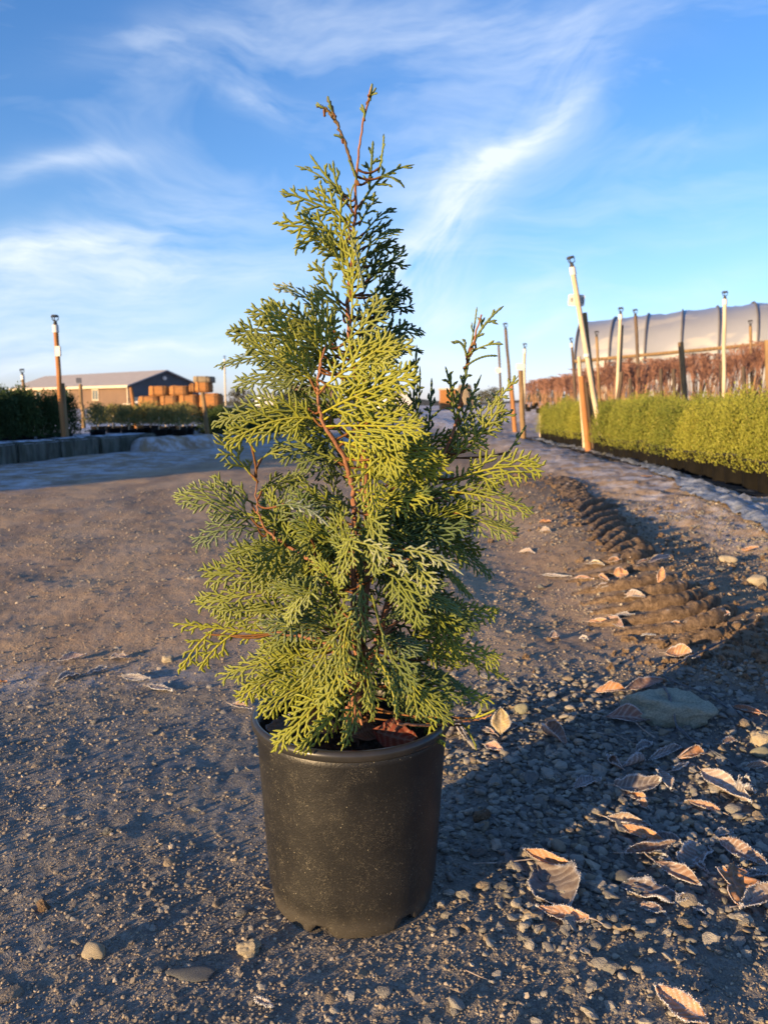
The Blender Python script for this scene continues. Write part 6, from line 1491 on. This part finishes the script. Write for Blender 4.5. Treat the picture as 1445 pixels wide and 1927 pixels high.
# plastic tunnel on the right --------------------------------------------------------
def build_tunnel():
    A = at(1104, 608, 40.0)                       # ridge at the near-left end
    Bp = at(1445, 571, 37.2)
    d = Vector((Bp.x - A.x, Bp.y - A.y, Bp.z - A.z)); L = 34.0; u = d.normalized(); sl = math.asin(u.z); uh = Vector((u.x, u.y, 0)).normalized()
    hgt, half = 3.6, 4.6
    o = thing('polytunnel', 'long pale plastic covered tunnel greenhouse climbing the slope at the right', 'greenhouse', (A.x, A.y, A.z - hgt), (0, 0, 0))
    n = Vector((uh.y, -uh.x, 0))                  # towards the camera
    if n.y > 0: n = -n
    # arch profile: (across, up)
    prof = []
    for k in range(25):
        a = math.pi * k / 24; c, s_ = math.cos(a), math.sin(a)
        prof.append((half * math.copysign(abs(c) ** 0.85, c), 1.55 + (hgt - 1.55) * s_ ** 0.9))
    prof = [(half + .03, -2.2)] + prof + [(-half - .03, -2.2)]
    def PT(t, w, z): return u * t + n * w + Vector((0, 0, z))
    nb = 23; step = L / nb; rg = np.random.default_rng(6)
    for b in range(nb):
        k = 7; V = []
        for i in range(k):
            t = b * step + step * i / (k - 1)
            sag = .06 * math.sin(math.pi * i / (k - 1))
            for w, z in prof: V.append(PT(t, w * (1 - sag / half), z - sag * (z > 1) + (.02 * rg.normal() if 0 < i < k - 1 and z > 1 else 0)))
        m = len(prof); i = np.arange(k - 1)[:, None] * m; j = np.arange(m - 1)[None]
        f = np.stack([i + j, i + j + 1, i + m + j + 1, i + m + j], 2).reshape(-1, 4)
        link('film_panel', mesh_from('film_panel', np.array([v[:] for v in V]), f, [M['film']]), o)
    for b in range(nb + 1):
        link('hoop', MB().tube([PT(b * step, w * 1.012, z + .04) for w, z in prof], .042, 6, False).mesh('hoop', [M['hoop']], True), o)
    # end wall, doorway and side rail
    V = [PT(-.02, w, z) for w, z in prof] + [PT(-.02, 0, -1)]; c = len(V) - 1
    link('end_wall', mesh_from('end_wall', np.array([v[:] for v in V]), np.array([(q, q + 1, c) for q in range(c - 1)]), [M['film']], False), o)
    for w in (-1.5, 1.5): link('door_post', MB().tube([PT(-.1, w, -2), PT(-.1, w, 2.4)], .06, 6).mesh('door_post', [M['hoop']]), o)
    link('side_rail', MB().tube([PT(0, half * 1.012, 1.5), PT(L, half * 1.012, 1.5)], .07, 6).mesh('side_rail', [M['wood']]), o)
build_tunnel()

# far end of the lane ----------------------------------------------------------------
def build_far():
    # white tents behind the conifer
    for k, (px, py, w, h, d, lab) in enumerate([(752, 762, 2.3, 1.5, 60, 'white rounded tunnel end far behind the conifer'), (506, 775, 1.3, 1.5, 66, 'small white rounded tunnel end seen through the left side of the conifer')]):
        p = at(px, py, d); p.z = 0
        o = thing('white_tunnel', lab, 'greenhouse', p, (0, 0, .25))
        pr = [(w / 2 * math.cos(a), h * math.sin(a) ** .8) for a in np.linspace(0, math.pi, 15)]
        V = [(x, y, z) for y in (0, 6) for x, z in pr]; m = 15
        f = np.array([(j, j + 1, m + j + 1, m + j) for j in range(m - 1)])
        link('film', mesh_from('film', np.array(V), f, [M['white']]), o)
        V = [(x, 0, z) for x, z in pr] + [(0, 0, 0)]; link('end_wall', mesh_from('end_wall', np.array(V), np.array([(j, j + 1, m) for j in range(m - 1)]), [M['white']], False), o)
        link('hoop', MB().tube([(x * 1.01, -.02, z * 1.01) for x, z in pr], .05, 6).mesh('hoop', [M['hoop']]), o)
    # heap and small building by the lane
    p = at(846, 756, 70); p.z = 0.0
    o = thing('tan_shed', 'small flat roofed tan shed far down the lane behind the right shoot', 'shed', p)
    link('wall', MB().box((0, 0, .9), (1.7, 1.7, 1.8)).mesh('wall', [M['bale']]), o); link('roof', MB().box((0, 0, 1.87), (1.9, 1.9, .14)).mesh('roof', [M['trim']]), o); link('door', MB().box((.3, -.87, .8), (.55, .04, 1.4)).mesh('door', [M['darkwood']]), o)
    p = at(874, 756, 68); p.z = 0
    bm = bmesh.new(); bmesh.ops.create_cone(bm, segments=22, radius1=1.15, radius2=.45, depth=2.2, cap_ends=True); bmesh.ops.subdivide_edges(bm, edges=bm.edges[:], cuts=3)
    for v in bm.verts: v.co += Vector(RNG.normal(0, .03, 3)); v.co.z += 1.1
    me = bpy.data.meshes.new('straw_heap'); bm.to_mesh(me); bm.free(); me.materials.append(M['balegrey'])
    o = thing('straw_heap', 'tall tapering tan heap next to the small shed down the lane', 'heap', p, data=me)
    # far tree tops and bare bushes on the skyline
    rg = np.random.default_rng(9); protos = [bushy('crown', M['hill'], 2.2, 1.5, 900, 210 + k, 'round', .18, .3) for k in range(3)]
    spots = [(1040, 75, .9, 'round bushy tree on the skyline behind the bare shrubs'), (1015, 90, .7, 'smaller bush left of the round skyline tree'), (925, 95, .8, 'dark bush on the skyline left of the thin dark pole'), (905, 100, .7, 'low dark bush on the skyline right of the tan heap'),
             (560, 100, 1.0, 'dark bush on the skyline behind the left half of the conifer'), (620, 105, .9, 'dark bush on the skyline behind the middle of the conifer'), (530, 95, .8, 'dark bush on the skyline left behind the conifer'), (455, 90, .9, 'dark bush on the skyline right of the stacked bales'), (1000, 110, .6, 'low bush at the far end of the bare shrub rows')]
    for k, (px, d, s, lab) in enumerate(spots):
        p = at(px, 760, d); g = H(p.x, p.y, False)
        o = thing('skyline_tree', lab, 'tree', (p.x, p.y, g), (0, 0, rg.uniform(0, 6)), scale=s * 1.2)
        link('crown', protos[k % 3], o); link('trunk', MB().tube([(0, 0, -.3), (0, 0, 1.2)], [.12, .06], 6).mesh('trunk', [M['darkwood']]), o)
    # rusty red barn glimpsed through the plant
    p = at(590, 758, 80); p.z = 0; o = thing('red_barn', 'low reddish building glimpsed through the conifer', 'building', p)
    link('wall', MB().box((0, 0, 1.1), (4, 4, 2.2)).mesh('wall', [M['siding']]), o); link('roof', MB().box((0, 0, 2.3), (4.4, 4.4, .2)).mesh('roof', [M['darkwood']]), o)
    for q in (-1.2, 0, 1.2): link('window', MB().box((q, -2.03, 1.2), (.9, .06, .8)).mesh('window', [M['glass']]), o)
    # hazy low hills closing the horizon
    th = np.radians(np.linspace(-60, 60, 160)); V = []
    for r, hh in ((330, -1), (345, 1)):
        for t in th: V.append((r * math.sin(t), r * math.cos(t), (1.2 + 2.6 * (float(vnoise(np.array([t * 9]), np.array([1.0]), 3)[0])) if hh > 0 else -1)))
    for t in th: V.append((420 * math.sin(t), 420 * math.cos(t), -1))
    n = 160; f = np.array([(i, i + 1, n + i + 1, n + i) for i in range(n - 1)] + [(n + i, n + i + 1, 2 * n + i + 1, 2 * n + i) for i in range(n - 1)])
    setkind(link('hills', mesh_from('hills', np.array(V), f, [M['hill']])), 'structure')
    # windbreak of conifers outside the picture, between the sun and the left part of the lane
    rg = np.random.default_rng(12); tree = [bushy('crown', M['hedge'], 2.0, .75, 2600, 300 + k, 'cone', .11, .05) for k in range(3)]
    for k in range(0):
        s_ = -17 + k * .62; x = -1.2 + .3 * s_ - WB * .707 ; y = 7.2 + .95 * s_ - WB * .707
        if x > -0.62 * y and y > 0: continue
        o = thing('windbreak_conifer', 'dark conifer of the windbreak row along the left side of the yard', 'tree', (x, y, -.02), (0, 0, rg.uniform(0, 6)), 'windbreak row on the left', scale=(1.25, 1.25, WBH / 2.0 * rg.uniform(.93, 1.08)))
        link('crown', tree[k % 3], o); link('trunk', TRK, o)
WB = 13.0; WBH = 1.40
TRK = MB().tube([(0, 0, -.1), (0, 0, 1.2)], [.06, .03], 6).mesh('trunk', [M['darkwood']])
build_far()
